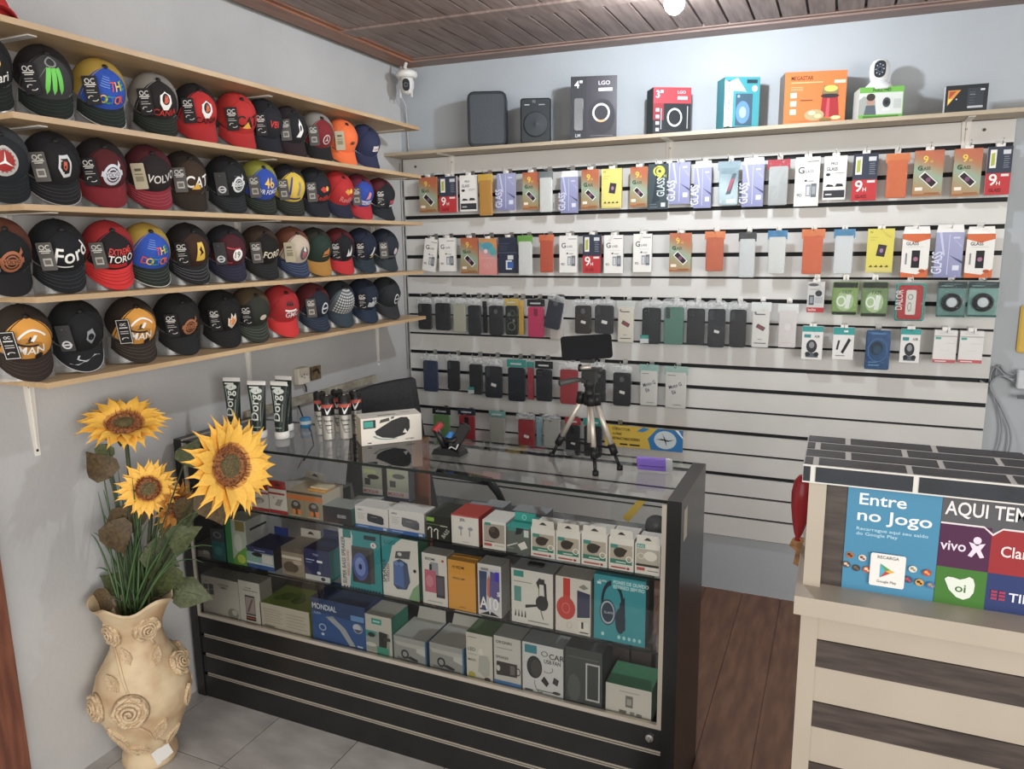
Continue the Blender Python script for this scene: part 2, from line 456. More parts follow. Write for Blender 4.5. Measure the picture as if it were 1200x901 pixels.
def volvo(cx, cy, r, c, d=K): return [('e', cx, cy, r, r, c), ('e', cx, cy, r*.72, r*.72, d), ('r', cx-r*1.15, cy-r*.24, cx+r*1.15, cy+r*.24, c), ('t', 'VOLVO', cx, cy-r*.15, r*.32, d, 'c'), ('p', [(cx+r*.6, cy+r*.6), (cx+r*1.15, cy+r*1.15), (cx+r*1.15, cy+r*.7), (cx+r*.8, cy+r*.45)], c)]
def scania(c, t, tc): return [('p', [(-.006, .05), (.006, .034), (.02, .034), (.034, .05), (.036, .07), (.014, .082), (-.008, .07)], c), ('e', .014, .062, .014, .015, K), ('p', [(.006, .052), (.012, .072), (.022, .07), (.024, .056), (.014, .05)], 'd4552f'), ('t', 'SCANIA', -.03, .019, .0155, t)]
def cat(c): return [('t', 'CAT', -.03, .03, .031, c), ('p', [(-.006, .026), (.026, .026), (.01, .046)], 'e6ae1e')]
FER = [('p', [(.0, .084), (.032, .084), (.032, .06), (.016, .042), (.0, .06)], 'e7c322'), ('p', [(.01, .052), (.015, .062), (.009, .07), (.019, .077), (.02, .067), (.024, .06), (.016, .056)], K)]
def man(): return [('o', .008, .05, .044, .036, .14, Wt, .3, 2.9), ('p', [(-.03, .03), (-.028, .058), (-.008, .066), (.03, .05), (.032, .03)], 'b07612'), ('p', [(-.012, .052), (.01, .056), (.0, .07)], '3a2a14'), ('t', 'MAN', .004, .024, .02, Wt, 'c'), ('e', .022, .016, .009, .009, '2b2016'), ('r', -.03, .044, .02, .049, '2b2016'), ('p', [(.0, .06), (.012, .072), (.022, .07), (.008, .056)], Wt)]
BULL = lambda c, s: [('p', [(-.014, .06), (.0, .072), (.018, .066), (.028, .07), (.024, .056), (.006, .05)], c), ('e', .026, .063, .009, .009, s)]
#  shelf, pixel of brim centre, front, side, brim, edge, stitch, logo, tag style, label, yaw, lift
CAPS = [
 (1, -2, '1b191a', '1b191a', '141a17', None, '3c423e', FER+[('t', 'Ferrari', -.03, .022, .02, Wt)], 0, 'black cap with a yellow shield patch, nearest on the second shelf'),
 (1, 70, '3c3b3d', '1a1314', '171f1a', '8c8c88', '3a4a3c', [('p', [(-.03, .045), (-.01, .085), (.0, .1), (-.02, .07)], '7c7c80'), ('o', .005, .092, .03, .012, .3, '8b8b8e')]+[('p', [(x-.002, .078), (x+.014, .08), (x+.011, .03), (x+.006, .02), (x+.001, .034)], '5ecb3c') for x in (-.012, .004, .02)], 1, 'dark grey cap with three bright green claw strokes'),
 (1, 137, '2450b4', 'a98a1c', '1c2420', 'c8c6b8', '4a5a4c', [('r', -.03, .06+.006*k, .0, .062+.006*k, '6f93d8') for k in range(5)]+multi('THE', .0, .054, .02, DC)+multi('DOCTOR', -.036, .024, .0165, DC, .0125), 1, 'blue and yellow cap with multicoloured two-line lettering, on the second shelf'),
 (1, 198, '231e1e', '85807a', '1e241c', None, '4a4f44', scania(Wt, 'c8291f', None), 1, 'black cap with light grey sides and a white winged crest over red letters'),
 (1, 246, 'bc1d1f', '1d1b1c', 'b01a1c', None, None, scania(Wt, K, None), 1, 'red cap with a white winged crest and dark lettering'),
 (1, 294, 'b8201c', 'b8201c', 'b01c1a', None, None, cat(K), 1, 'plain red cap with black letters over a yellow triangle'),
 (1, 326, '1e1f26', '1a1a1f', '1b1d25', None, None, [('t', 'VBI', -.016, .045, .02, 'cf2f28')], 1, 'dark navy cap with large red letters'),
 (1, 354, '1d1c20', '2a2327', '2c1c20', None, None, [('p', [(.0, .03), (.01, .05), (.004, .07), (.016, .09), (.024, .07), (.03, .05), (.018, .03)], Wt), ('e', .016, .06, .005, .01, K)], 2, 'black cap with a tall white figure beside a pale tag'),
 (1, 386, '7c1d22', '8b8781', '1a181a', None, None, wheel(.012, .04, .017, 'cfc8c6', '7c1d22')+[('p', [(.01, .04), (.012, .054), (.014, .04), (.022, .032), (.012, .037), (.002, .032)], 'cfc8c6')], 2, 'dark red cap with grey mesh sides and a round star emblem'),
 (1, 415, 'ef6a1f', 'ef6a1f', 'ef6a1f', None, None, [('e', .014, .045, .012, .006, '6b3a22'), ('r', .0, .04, .02, .042, '4b2a22')], 3, 'plain bright orange cap'),
 (1, 442, '2a3050', '2a3050', '2a2f4c', None, None, [('r', .0, .03, .034, .05, 'd8cfca'), ('t', 'Classic', .004, .036, .008, '8a4a4a')], None, 'plain navy cap with a small pale rectangular patch, last on the second shelf'),
 (2, 17, '202428', '33373a', '14181b', None, '34383b', wheel(.0, .055, .034, 'b9b4b0', '75726f')+[('e', .0, .055, .024, .024, 'a3221f'), ('p', [(-.003, .052), (.0, .077), (.003, .052)], Wt), ('p', [(-.003, .055), (-.02, .042), (.0, .05), (.02, .042), (.003, .055)], Wt)], None, 'black cap with a large round red star patch'),
 (2, 80, '1b191b', '17171a', '19181b', 'a8a4a0', '55545a', [('p', [(-.004, .05), (.01, .028), (.026, .03), (.036, .06), (.034, .08), (-.002, .08)], 'c9c8cb'), ('p', [(.002, .052), (.012, .036), (.024, .038), (.03, .06), (.027, .072), (.004, .072)], K), ('p', [(.01, .05), (.012, .066), (.022, .064), (.02, .05), (.016, .044)], 'd4552f')], 2, 'black cap with a white outlined crest and orange animal head'),
 (2, 136, '511318', '1c1517', '7c1622', None, None, volvo(.014, .045, .027, 'c9ccd4', '3a1a22'), 1, 'wine red cap with a large round silver emblem'),
 (2, 191, '241d1d', '4c141d', '8c1b2c', None, 'b07a80', [('t', 'VOLVO', -.024, .034, .02, 'd8d2cc')], 3, 'dark brown cap with crimson brim and white lettering'),
 (2, 235, '3b2a1c', '241a14', '2b2118', None, None, cat(Wt), 2, 'brown camouflage cap with white letters over a yellow triangle'),
 (2, 282, '1b1d1f', '17181a', '1c1f21', None, '4c5052', volvo(.016, .05, .024, 'd5d6d6', '222426')+[('r', -.006, .074, .028, .076, '5a5c5c')], 4, 'black cap with a big white ring emblem beside a grey tag'),
 (2, 319, '274aa8', '8a8a1c', '1d211c', None, '5a6a48', [('t', '46', -.012, .048, .032, 'e7b81e'), ('t', 'VR FORCE', -.024, .028, .014, Wt, 'l', 0, .8)], 2, 'blue cap with yellow sides and a large yellow number'),
 (2, 352, 'd8b51f', '1e1d24', '1f2320', None, '5a5a3a', [('p', [(-.03, .09), (-.02, .03), (-.014, .03), (-.02, .092)], '2b3a8c'), ('p', [(.02, .03), (.03, .07), (.024, .08), (.012, .034)], '8d8d8a'), ('r', -.03, .018, .03, .023, '2b2f5a')], 2, 'yellow cap with black brim and sides'),
 (2, 383, '1c1e26', '1c1e24', '1c1e26', None, None, BULL('c8301f', 'e7a91e')+[('t', 'RedBull', -.024, .022, .018, 'c8352a')], 2, 'navy cap with a red bull, a yellow sun and red lettering'),
 (2, 411, 'b81c20', 'b81c20', '1f2238', None, None, BULL('d8941e', 'e7c91e')+[('t', 'RedBull', -.024, .022, .018, 'e0807a')], None, 'red cap with a golden bull emblem and navy brim'),
 (2, 434, '2846a0', '6a1a30', 'b01f2a', None, None, [('p', [(.0, .04), (.02, .07), (.034, .06), (.02, .04)], 'd98a8a'), ('r', -.02, .018, .034, .034, 'c9ccd8'), ('t', 'RACING', -.016, .021, .01, '2846a0')], 2, 'blue cap with red brim and a pale band of letters'),
 (2, 460, '1c2026', '5a1a22', '1f242a', None, None, [('r', .006, .03, .034, .044, 'b8404a'), ('r', .01, .018, .03, .026, 'cfcaca')], 1, 'charcoal cap with a small red patch, last on the third shelf'),
 (3, 22, '16161a', '5a2c18', '151416', None, None, volvo(.006, .04, .026, 'a8623c', '2a1a14'), 5, 'black cap with rust-brown back and copper ring emblem, nearest on the fourth shelf'),
 (3, 87, '15171c', '131519', '15171b', None, '4b4f55', [('t', 'Ford', -.026, .03, .036, Wt, 'l', .1, 1.05), ('r', -.03, .022, .02, .025, Wt)], 5, 'black cap with large white script lettering'),
 (3, 145, '1c171c', '9c1a20', 'd41d1c', None, '1c171c', [('t', 'EXTREME', -.022, .05, .017, 'd8342c', 'l', 0, .75), ('t', 'TORO', -.02, .03, .018, Wt), ('r', -.03, .016, .034, .027, 'b8201e')], 5, 'black and red cap with bright red brim'),
 (3, 190, '2450b4', 'a98a1c', '1c2420', 'c8c6b8', '6a7a5c', [('r', -.03, .064+.006*k, .0, .066+.006*k, '6f93d8') for k in range(5)]+multi('THE', .0, .05, .018, DC)+multi('DOCTOR', -.036, .022, .0165, DC, .0125), None, 'blue and yellow cap with multicoloured lettering, on the fourth shelf'),
 (3, 238, '3a2418', '191517', '1d1c1f', None, '8c8c90', [('r', .0, .03, .03, .084, 'e0b41e')]+[('p', [(.009, .044), (.014, .056), (.007, .064), (.018, .074), (.02, .062), (.025, .052), (.016, .048)], K)], 1, 'brown cap with an upright yellow rectangular patch'),
 (3, 281, '4a1720', '1b1a20', '1f1f33', None, '4a4a60', [('e', .016, .045, .019, .019, Wt), ('t', '19', .004, .037, .018, '25202a'), ('r', -.03, .062, .03, .066, 'b8303a'), ('r', -.03, .018, .0, .022, 'b8303a')], 4, 'dark red cap with navy brim and a round white figure emblem'),
 (3, 321, '161412', '3a2a1e', '191a1a', None, '4a4c4c', [('t', 'FORD', -.018, .032, .02, 'e2d6b8')], 2, 'black cap with brown back and cream block letters'),
 (3, 358, 'bfae98', '6a3a26', '26314e', None, '8090a8', [('e', .018, .045, .02, .024, '57525a'), ('e', .018, .04, .01, .013, 'b85a6a'), ('p', [(.008, .05), (.02, .074), (.028, .05)], 'ddd5cc'), ('e', .012, .052, .003, .003, K)], 3, 'beige cap with denim blue brim and an animal face print'),
 (3, 384, '20342a', '2a2a20', 'a8741e', None, None, [('p', [(.0, .03), (.032, .034), (.036, .06), (.006, .05)], 'b8722a'), ('r', .006, .036, .028, .04, '3a2a1e')], None, 'dark green cap with ochre brim'),
 (3, 411, '16171b', '5a141c', 'b81c20', None, None, [('p', [(.004, .03), (.01, .06), (.016, .04), (.034, .07), (.028, .03)], 'd8d8d6')], 1, 'black cap with scarlet brim and white tick-like mark'),
 (3, 438, '1c2438', '1c2438', '22303a', None, None, [('p', [(.004, .03), (.026, .062), (.034, .06), (.018, .03)], 'd8d4cc'), ('p', [(.006, .022), (.024, .03), (.03, .03), (.02, .02)], 'd8c020')], 1, 'navy cap with slanted white and yellow strokes'),
 (3, 464, '242a34', '1c2230', '2a3338', None, None, [('e', .02, .045, .011, .014, 'c9b8b4'), ('r', -.01, .02, .03, .028, '5a5f66')], 5, 'slate grey cap with a small pale patch, last on the fourth shelf'),
 (4, 46, 'd8921c', '2a2019', '2a1d18', None, '5c4c42', man(), 6, 'amber yellow cap with a printed lorry and dark brown brim, nearest on the lowest shelf'),
 (4, 108, '16171a', '141517', '141519', 'b8b8b8', None, [('p', [(.006, .045), (.02, .03), (.034, .05), (.03, .07), (.01, .066)], '8a8c90'), ('e', .02, .05, .009, .009, K)], 4, 'black cap with a silver winged badge printed across its brim'),
 (4, 173, 'd8921c', '2a2019', '2a2019', None, '6c5c4c', man(), 6, 'amber yellow cap with a printed lorry, third along the lowest shelf'),
 (4, 226, '191817', '161616', '19191a', None, None, volvo(.014, .042, .024, 'a8683e', '2a1c14'), 1, 'black cap with a copper coloured round emblem on the lowest shelf'),
 (4, 275, '141313', '141313', '141313', None, '2c2b2b', [('p', [(.0, .03), (-.004, .056), (.006, .05), (.01, .07), (.018, .056), (.03, .066), (.03, .04), (.016, .018)], 'e0d4c4'), ('p', [(.004, .034), (.002, .05), (.01, .048), (.014, .06), (.02, .048), (.026, .054), (.025, .038), (.015, .024)], 'e0852a')], 1, 'plain black cap with an orange flame-like animal head'),
 (4, 310, '2b3026', '4c3c28', '2a3026', None, '7c8476', [('e', .018, .042, .014, .009, 'cbbfa8')], 1, 'dark olive camouflage cap with a small cream emblem'),
 (4, 345, 'a81c20', 'a81c20', 'c8201f', None, None, [('r', -.02, .05, .034, .056, Wt), ('t', 'GMC', -.014, .03, .018, 'd9cfcf'), ('p', [(-.02, .07), (-.012, .09), (-.006, .07), (.002, .09), (.01, .07), (.018, .09), (.024, .07)], '2a1a1c')], None, 'bright red cap with a white lettered band, on the lowest shelf'),
 (4, 382, '1d2430', '5a1a22', '1f2a3c', None, '5a6478', [('o', .018, .046, .018, .022, .26, 'c9ccd0'), ('r', .004, .043, .034, .049, 'c9ccd0')], 2, 'navy cap with maroon back and white oval ring'),
 (4, 411, '5c6468', '23292e', '2c3a44', None, None, [('p', [(x+.004, y-.004), (x+.0085, y), (x+.004, y+.004), (x-.0005, y)], 'cfcfca') for y in [.014+.0105*k for k in range(9)] for x in [-.046+.0105*k for k in range(9)]], None, 'grey cap covered in a pale diamond check'),
 (4, 440, '1b2636', '1b2636', '1c2c42', None, None, [('r', -.014, .026, .02, .045, 'b8bcc0'), ('t', '22', .0, .045, .02, 'c9ccd0'), ('r', .02, .035, .04, .038, 'c9ccd0')], 1, 'dark navy cap with a pale block and number print'),
 (4, 466, '262a2e', '262a2e', '2b2c2f', None, None, [('o', .018, .046, .016, .022, .22, 'd8dadb'), ('r', .006, .044, .03, .048, 'd8dadb')], None, 'charcoal cap with a white ring emblem, last on the lowest shelf'),
]
def hang_tag(style):
    b = MB(); w, h = (.040, .080)
    bg = {1: '17151a', 2: '57534f', 3: 'b8ad8e', 4: '3c3c3e', 5: '5a5652', 6: '191615'}[style]
    b.rbox(0, 0, w, h, -.0008, .0008, .003, bg, .0002)
    D = 'd9d6d0'
    p = [('t', 'OC', .5, .74, .17, D, 'c', 0, .95), ('r', .12, .68, .88, .72, D), ('r', .22, .62, .78, .65, D)]
    if style == 1: p += [('r', .15, .5, .7, .515, D), ('r', .15, .42, .85, .44, D), ('o', .4, .26, .22, .07, .3, D, .8, 3.6), ('o', .6, .2, .26, .07, .3, D, 3.9, 6.2)]
    elif style in (2, 5): p += [('r', .22, .16, .78, .44, 'b5b1aa'), ('r', .3, .22, .7, .38, '6c6862')]
    elif style == 3: p = [('r', .2, .3, .8, .5, '8d8468'), ('r', .2, .56, .8, .6, '6d6650'), ('r', .25, .7, .75, .8, '5d5740')]
    elif style == 4: p = [('e', .5, .25, .34, .16, 'cfd0d2'), ('e', .5, .25, .22, .1, '2c3040'), ('r', .14, .22, .86, .28, 'cfd0d2'), ('r', .4, .84, .5, .86, '8a8a8a')]
    else: p = [('r', .04, .02, .96, .04, D), ('r', .04, .96, .96, .98, D), ('r', .04, .02, .08, .98, D), ('r', .92, .02, .96, .98, D), ('t', 'OC', .5, .74, .1, D, 'c'), ('r', .2, .64, .8, .68, D), ('r', .2, .5, .8, .52, D), ('r', .2, .42, .8, .44, D), ('o', .5, .2, .28, .07, .3, D, .5, 3.4)]
    b.front(-w/2, w/2, -h/2, h/2, -.0009, p)
    return b.mesh('hang_tag')
TAGS = {k: hang_tag(k) for k in range(1, 7)}
BTN = button.mesh('button', True)
XC = .128
for ci, (si, px, fr, sd, br, ed, st, logo, tg, lab) in enumerate(CAPS):
    z = SZ[si]; lo, hi = -2.4, -.1                # where along the shelf the brim centre meets the pixel column
    for _ in range(40):
        mid_ = (lo+hi)/2
        if proj((XC+.09, mid_, z))[0] < px: lo = mid_
        else: hi = mid_
    y = (lo+hi)/2
    rnd = random.Random(ci)
    yaw = math.radians(-19+rnd.uniform(-4, 4))
    t = thing('cap', (XC, y-.085*math.sin(yaw), z), lab, 'cap', 'baseball caps displayed on the left wall', (0, 0, yaw))
    tilt = P+rnd.uniform(-.04, .04)
    tip = brim_pt(0, 1); zmin = min((-(q.x)*math.sin(tilt)+(q.z-.004)*math.cos(tilt)) for q in [brim_pt(a/8, 1) for a in range(-8, 9)])
    hz = -zmin+.0015
    rot = (0, tilt, 0)
    t.scale = (.95, .95, .95)
    cr = make_crown(mat(fr, .85), mat(sd, .85)); cr.parent = t; cr.location = (0, 0, hz); cr.rotation_euler = rot
    bb = make_brim(mat(br, .8), ed, st); bb.parent = t; bb.location = (0, 0, hz); bb.rotation_euler = rot
    if ci == 36:                                   # badge printed across the brim
        b = MB(); b.print_([('p', [(-.04, .8), (-.012, .45), (.0, .5), (-.02, .72)], 'c9cbd0'), ('p', [(-.015, .25), (.03, .32), (.045, .5), (.0, .55), (-.02, .45)], 'a8aab0'), ('t', 'FH', -.004, .33, .12, K, 'l', 0, .1)], lambda u, v, l: brim_pt(u/.075, v)+Vector((0, 0, .0006+l)), 1)
        b.build('printed_badge', bb)
    if logo:
        b = MB(); b.print_(logo, on_crown, 1.0, .011); b.build('embroidery', cr)
    share(BTN, 'button', cr, (0, 0, CH-.001))
    if tg:
        th = -.7
        a = crown_pt(th, .95, .004); c = crown_pt(th, .12, .006)
        n = Vector((math.cos(th)*1.0, math.sin(th), .45)).normalized(); zl = Vector((-math.sin(tilt), -.06, math.cos(tilt)))
        up = (zl-n*zl.dot(n)).normalized(); rt = up.cross(n)      # card: x = right, -y = outwards, z = up
        ctr = (a+c)/2+n*.011
        o = share(TAGS[tg], 'hang_tag', cr)
        o.matrix_local = Matrix(((rt.x, -n.x, up.x, ctr.x), (rt.y, -n.y, up.y, ctr.y), (rt.z, -n.z, up.z, ctr.z), (0, 0, 0, 1)))
    share(STAND, 'plastic_stand', t, (-.012, 0, 0))
# cap lying on the topmost shelf
t = thing('cap', (.13, -2.155, SZ[0]), 'red cap with white mesh on the topmost shelf by the frame edge', 'cap', 'baseball caps displayed on the left wall', (0, 0, -.3))
cr = make_crown(mat('c8201f', .85), mat('d8d2cc', .85)); cr.parent = t; cr.location = (0, 0, .002)
b = make_brim(mat('c8201f', .8)); b.parent = t; b.location = (0, 0, .028)
# ================================================================= hanging goods
G_ORANGE = gradient('orange_green_print', [(0, 'b07038'), (.3, 'a08a5c'), (.6, '8aa58c'), (.86, 'a8764a'), (1, 'b8603a')])
G_LILAC = gradient('lilac_print', [(0, '7c80ad'), (.5, '8f93bd'), (1, '9a9ec6')])
G_BLUEP = gradient('pale_blue_print', [(0, 'a7bcc4'), (.5, 'bcd0d6'), (1, '7f96a2')])
G_PINK = gradient('coral_teal_print', [(0, 'd98480'), (.6, 'd88f88'), (.85, '4a9aa6'), (1, 'c98a4a')])
PH = lambda cx, cy, w, h, a, asp, c1='2a2530', c2='e8e4dc': [('p', [(cx+(x*w*math.cos(a)-y*h*math.sin(a)), cy+(x*w*math.sin(a)+y*h*math.cos(a))*asp) for x, y in ((-1, -1), (1, -1), (1, 1), (-1, 1))], c2),
    ('p', [(cx+(x*w*.8*math.cos(a)-y*h*.86*math.sin(a)), cy+(x*w*.8*math.sin(a)+y*h*.86*math.cos(a))*asp) for x, y in ((-1, -1), (1, -1), (1, 1), (-1, 1))], c1)]
def lines(x0, x1, y0, y1, n, c, th=.012): return [('r', x0, y0+(y1-y0)*i/max(1, n-1), x1-(.12*(x1-x0) if i % 2 else 0), y0+(y1-y0)*i/max(1, n-1)+th, c) for i in range(n)]
DK = '1e2530'
PR = {
 'g9': lambda a: [('t', '9', .3, .73, .15, 'e8c81e'), ('t', 'H', .55, .73, .05, 'e8c81e'), ('t', 'GLASS', .15, .575, .068, '1f4a2a', 'l', 0, .88), ('t', 'G', .13, .57, .1, '1f4a2a')]+PH(.52, .36, .14, .33, .8, a, '2b2028')+[('e', .52, .36, .09, .05, '7a4a6a'), ('r', .08, .13, .34, .2, 'e8e0d0'), ('r', .4, .06, .92, .08, '9a4a24'), ('r', .03, .03, .97, .045, '9a4a24')],
 'r9': lambda a: [('r', 0, 0, 1, .45, 'c22a30'), ('r', .1, .56, .36, .94, 'e6e4dc'), ('p', [(.15, .6), (.3, .62), (.3, .88), (.15, .86)], 'a9b02a'), ('r', .62, .84, .92, .93, 'c9ccd0')]+lines(.66, .9, .56, .78, 6, '7d8590', .015)+[('t', '9', .12, .2, .23, 'efe9e4'), ('t', 'H', .44, .2, .08, 'efe9e4'), ('r', .6, .38, .92, .43, 'e6d8d4'), ('t', 'GLASS', .16, .06, .07, '7a1820', 'l', 0, .8)],
 'pg': lambda a: [('t', 'PRO', .3, .8, .055, '2a2c30'), ('t', 'GLASS', .12, .67, .075, '2a2c30', 'l', 0, .8), ('e', .2, .58, .1, .035, '2c2e33'), ('r', .5, .6, .9, .615, '8a8a8a'), ('r', .5, .56, .8, .57, 'a8a8a8'), ('r', .04, .05, .96, .22, '33363b'), ('p', [(.1, .3), (.2, .36), (.42, .34), (.48, .3)], '2b2d31'), ('p', [(.52, .3), (.6, .37), (.84, .36), (.9, .3)], '2b2d31'), ('r', .12, .11, .4, .14, 'c8c8c8')],
 'wg': lambda a: [('t', 'G', .12, .67, .13, '3a3c40'), ('t', 'LASS', .42, .68, .055, '6a6c70'), ('r', .5, .9, .95, .915, '55585c'), ('r', .3, .6, .85, .605, 'b0b0b0'), ('r', .4, .5, .5, .54, '4a4c50'), ('r', .55, .5, .78, .52, '9a9a9a')]+[('r', .46, .2, .66, .44, '8f9499'), ('r', .68, .18, .9, .46, '6d7278'), ('r', .5, .22, .62, .4, 'c9ccd0'), ('r', .72, .24, .86, .4, '9aa0a6'), ('t', '9D', .1, .2, .06, '6a6c70')],
 'og': lambda a: [('p', [(0, .88), (.5, .8), (1, .88), (1, 1), (0, 1)], 'd8662c'), ('p', [(0, 0), (1, 0), (1, .2), (.6, .07), (0, .12)], 'd8662c'), ('t', 'GLASS', .14, .74, .075, '2c2c30', 'l', 0, .85), ('r', .2, .7, .8, .705, '9a9a9a')]+PH(.52, .42, .15, .2, 0, 1, '1d1e24', '1d1e24')+[('e', .52, .42, .09, .05, 'a86a8a'), ('r', .14, .3, .2, .56, '8a8a8a'), ('e', .78, .15, .12, .04, 'b8502a')],
 'lg': lambda a: [('t', 'GLASS', .27, .08, .2, 'd5d8ec', 'l', PI/2, .62), ('p', [(.1, 1), (.2, 1), (.36, .5), (.3, .48)], 'c4c8e2'), ('r', .47, .06, .5, .96, 'c4c8e2'), ('p', [(.5, .5), (1, .3), (1, .36)], '4c4f78'), ('p', [(.55, .9), (.95, .7), (.95, .66)], 'b5b9da'), ('r', .66, .16, .9, .27, 'd8dcea'), ('r', .62, .86, .86, .9, 'c9cce4')],
 'yb': lambda a: PH(.55, .5, .16, .24, -.16, a, '3a3440', '2b2830')+[('e', .55, .5, .07, .05, 'a87a9a'), ('t', 'N', .1, .9, .05, '6a6a2a'), ('r', .1, .8, .4, .81, 'a8a23a'), ('r', .1, .74, .3, .75, 'a8a23a')]+[('p', [(x, .12), (x+.1, .17), (x+.15, .12)], '3a3a30') for x in (.1, .3, .5, .7)]+[('r', .04, .03, .96, .1, 'd8c86a')],
 'dk9': lambda a: [('o', .55, .84, .3, .12, .3, 'd6d22a'), ('t', '9', .4, .66, .25, 'd6d22a'), ('t', 'H', .8, .7, .06, 'd6d22a'), ('p', [(.2, .12), (.42, .76), (.5, .7), (.62, .2)], '2a3640'), ('t', 'GLASS', .84, .28, .17, 'c9d4d4', 'l', PI/2, .6), ('r', .68, .05, .9, .14, 'd5d9d9')]+lines(.1, .5, .04, .1, 2, '6d8088', .012),
 'bp': lambda a: [('p', [(.36, .28), (.7, .84), (.9, .84), (.62, .3)], '59646e'), ('p', [(.42, .36), (.62, .68), (.8, .72), (.6, .42)], 'c25468'), ('r', .1, .84, .75, .92, '7a95a0'), ('r', .4, .06, .9, .16, 'dfe6e8'), ('t', '3', .08, .06, .08, 'e8ecec')],
 'pk': lambda a: [('e', .5, .8, .3, .1, '3f96a8'), ('e', .78, .66, .16, .12, '4aa0a0'), ('e', .75, .92, .14, .06, 'c98a3a'), ('e', .4, .65, .1, .06, 'e6c8c4'), ('r', .1, .46, .9, .47, 'e8b8b4'), ('o', .5, .26, .2, .08, .1, 'e6b0ac'), ('t', 'G', .42, .22, .07, 'e6b0ac')],
 'nv': lambda a: [('r', 0, .56, 1, .58, '54586a'), ('r', .4, .1, .72, .36, 'd5d9dc'), ('r', .48, .14, .8, .32, '3a62a8'), ('r', .1, .82, .6, .83, '5a5f74'), ('r', .5, .38, .8, .5, 'c9ccd0')]+lines(.08, .5, .64, .76, 4, '4c5266', .01),
 'cam': lambda a: [('r', 0, .84, 1, 1, '1f9c98'), ('r', .1, .66, .42, .76, '2a8f8f'), ('t', 'A38', .6, .67, .07, '2a2c30', 'l', 0, .8), ('e', .48, .4, .26, .2, '33363c'), ('e', .48, .44, .13, .1, '8a8d92'), ('r', .2, .06, .8, .2, '55606a'), ('e', .3, .16, .12, .07, '2b3036'), ('e', .72, .16, .12, .07, '2b3036')],
 'cab': lambda a: [('r', 0, .78, 1, 1, '1f9c98'), ('p', [(.4, .22), (.52, .18), (.86, .62), (.74, .68)], '2a2c31'), ('p', [(.16, .3), (.26, .3), (.34, .6), (.24, .6)], '3a3d42'), ('r', .16, .1, .6, .13, '8a8a8a'), ('r', .5, .86, .7, .92, 'dfe6e6')],
 'wr': lambda a: [('r', 0, .8, 1, .84, 'b5b0ac'), ('r', .06, .72, .3, .79, '3aa596'), ('r', .0, 0, 1, .1, 'c2585c'), ('r', .5, .6, .9, .61, 'b5b5b5'), ('o', .5, .42, .2, .06, .1, 'c4c0bc', 3.3, 6.1), ('r', .1, .03, .6, .06, 'ecd8d8'), ('r', .2, .9, .8, .91, 'bdb8b4')],
 'md': lambda a: [('r', 0, 0, 1, .16, 'b8323a'), ('t', 'SanDisk', .08, .05, .07, 'efe4e4', 'l', 0, .75), ('r', .1, .24, .4, .56, '4a545c'), ('r', .46, .3, .9, .5, 'a8aeb0'), ('e', .66, .62, .2, .1, '3a3d42'), ('r', .14, .74, .7, .76, '8a8a8a'), ('e', .34, .9, .3, .05, '5a5c60'), ('r', .16, .3, .34, .5, '8c969c')],
 'bb': lambda a: [('e', .45, .55, .26, .18, '16334a'), ('e', .5, .5, .16, .1, '274d6a'), ('r', .2, .9, .8, .94, '4a86b8'), ('o', .5, .5, .4, .3, .05, '4a86b8'), ('r', .15, .1, .6, .13, '5a92bf'), ('r', .15, .18, .5, .2, '5a92bf')],
 'cs': lambda a: [('t', '9', .1, .84, .08, '2c2c30')]+PH(.5, .52, .26, .13, -.5, a, '8a4a54', '4a4a50')+[('r', .2, .84, .75, .87, '6a6a6a'), ('r', .15, .1, .85, .12, '4a4a4a'), ('r', .35, .2, .6, .22, '9a9a9a')],
 'hw': lambda a: [('t', 'Moto G', .2, .52, .1, '3a4660', 'l', .35, .8), ('t', 'E6', .36, .38, .1, '3a4660', 'l', .35, .8), ('r', .1, .9, .5, .92, '8a8a8a'), ('r', .4, .08, .8, .1, '8a8a8a')],
 'wp': lambda a: [('e', .5, .55, .3, .16, 'd8d0d0'), ('e', .5, .55, .2, .1, 'e4dcdc'), ('r', .2, .12, .7, .13, 'c0bcbc')],
}
M_CRINK = glassy('crinkled_bag_top', 'f6f8f8', .05, .12, 1.0, .35)  # white mixed in paints the highlight on the crinkled bag tops
def hook(x, z, y0, lab):
    """wire hook pushed into a groove, tip bent up"""
    t = thing('display_hook', (x, -.0175, z), lab, 'hook', 'wire hooks on the slatted panel')
    L = -y0+.012
    b = MB().box(-.011, -.0035, -.011, .011, 0, .016, M_STEEL); b.build('mount', t)
    b = MB().tube([(0, -.002, .0), (0, -L*.5, -.002), (0, -L, -.003), (0, -L-.006, .004), (0, -L-.009, .016)], .0016, M_STEEL, 6); b.build('wire', t, smooth=True)
def crinkle(x0, x1, z0, z1, y, m, seed, amp=.0022, nx=8, nz=12, topround=False):
    r = random.Random(seed); b = MB()
    for i in range(nz+1):
        for j in range(nx+1):
            u, v = j/nx, i/nz; e = math.sin(u*PI)**.5*math.sin(min(1, v*1.02)*PI)**.5 if 0 < u < 1 else 0
            sx = 1-(.35*max(0, v-.86)/.14 if topround else 0)
            b.v.append(((x0+x1)/2+(u-.5)*(x1-x0)*sx+r.uniform(-1, 1)*.0006, y-e*.004-r.uniform(0, 1)*amp, z0+(z1-z0)*v))
    for i in range(nz):
        for j in range(nx): b.f.append((i*(nx+1)+j, i*(nx+1)+j+1, (i+1)*(nx+1)+j+1, (i+1)*(nx+1)+j)); b.m.append(b.mi(m))
    return b
seedn = [0]
WHERE = []
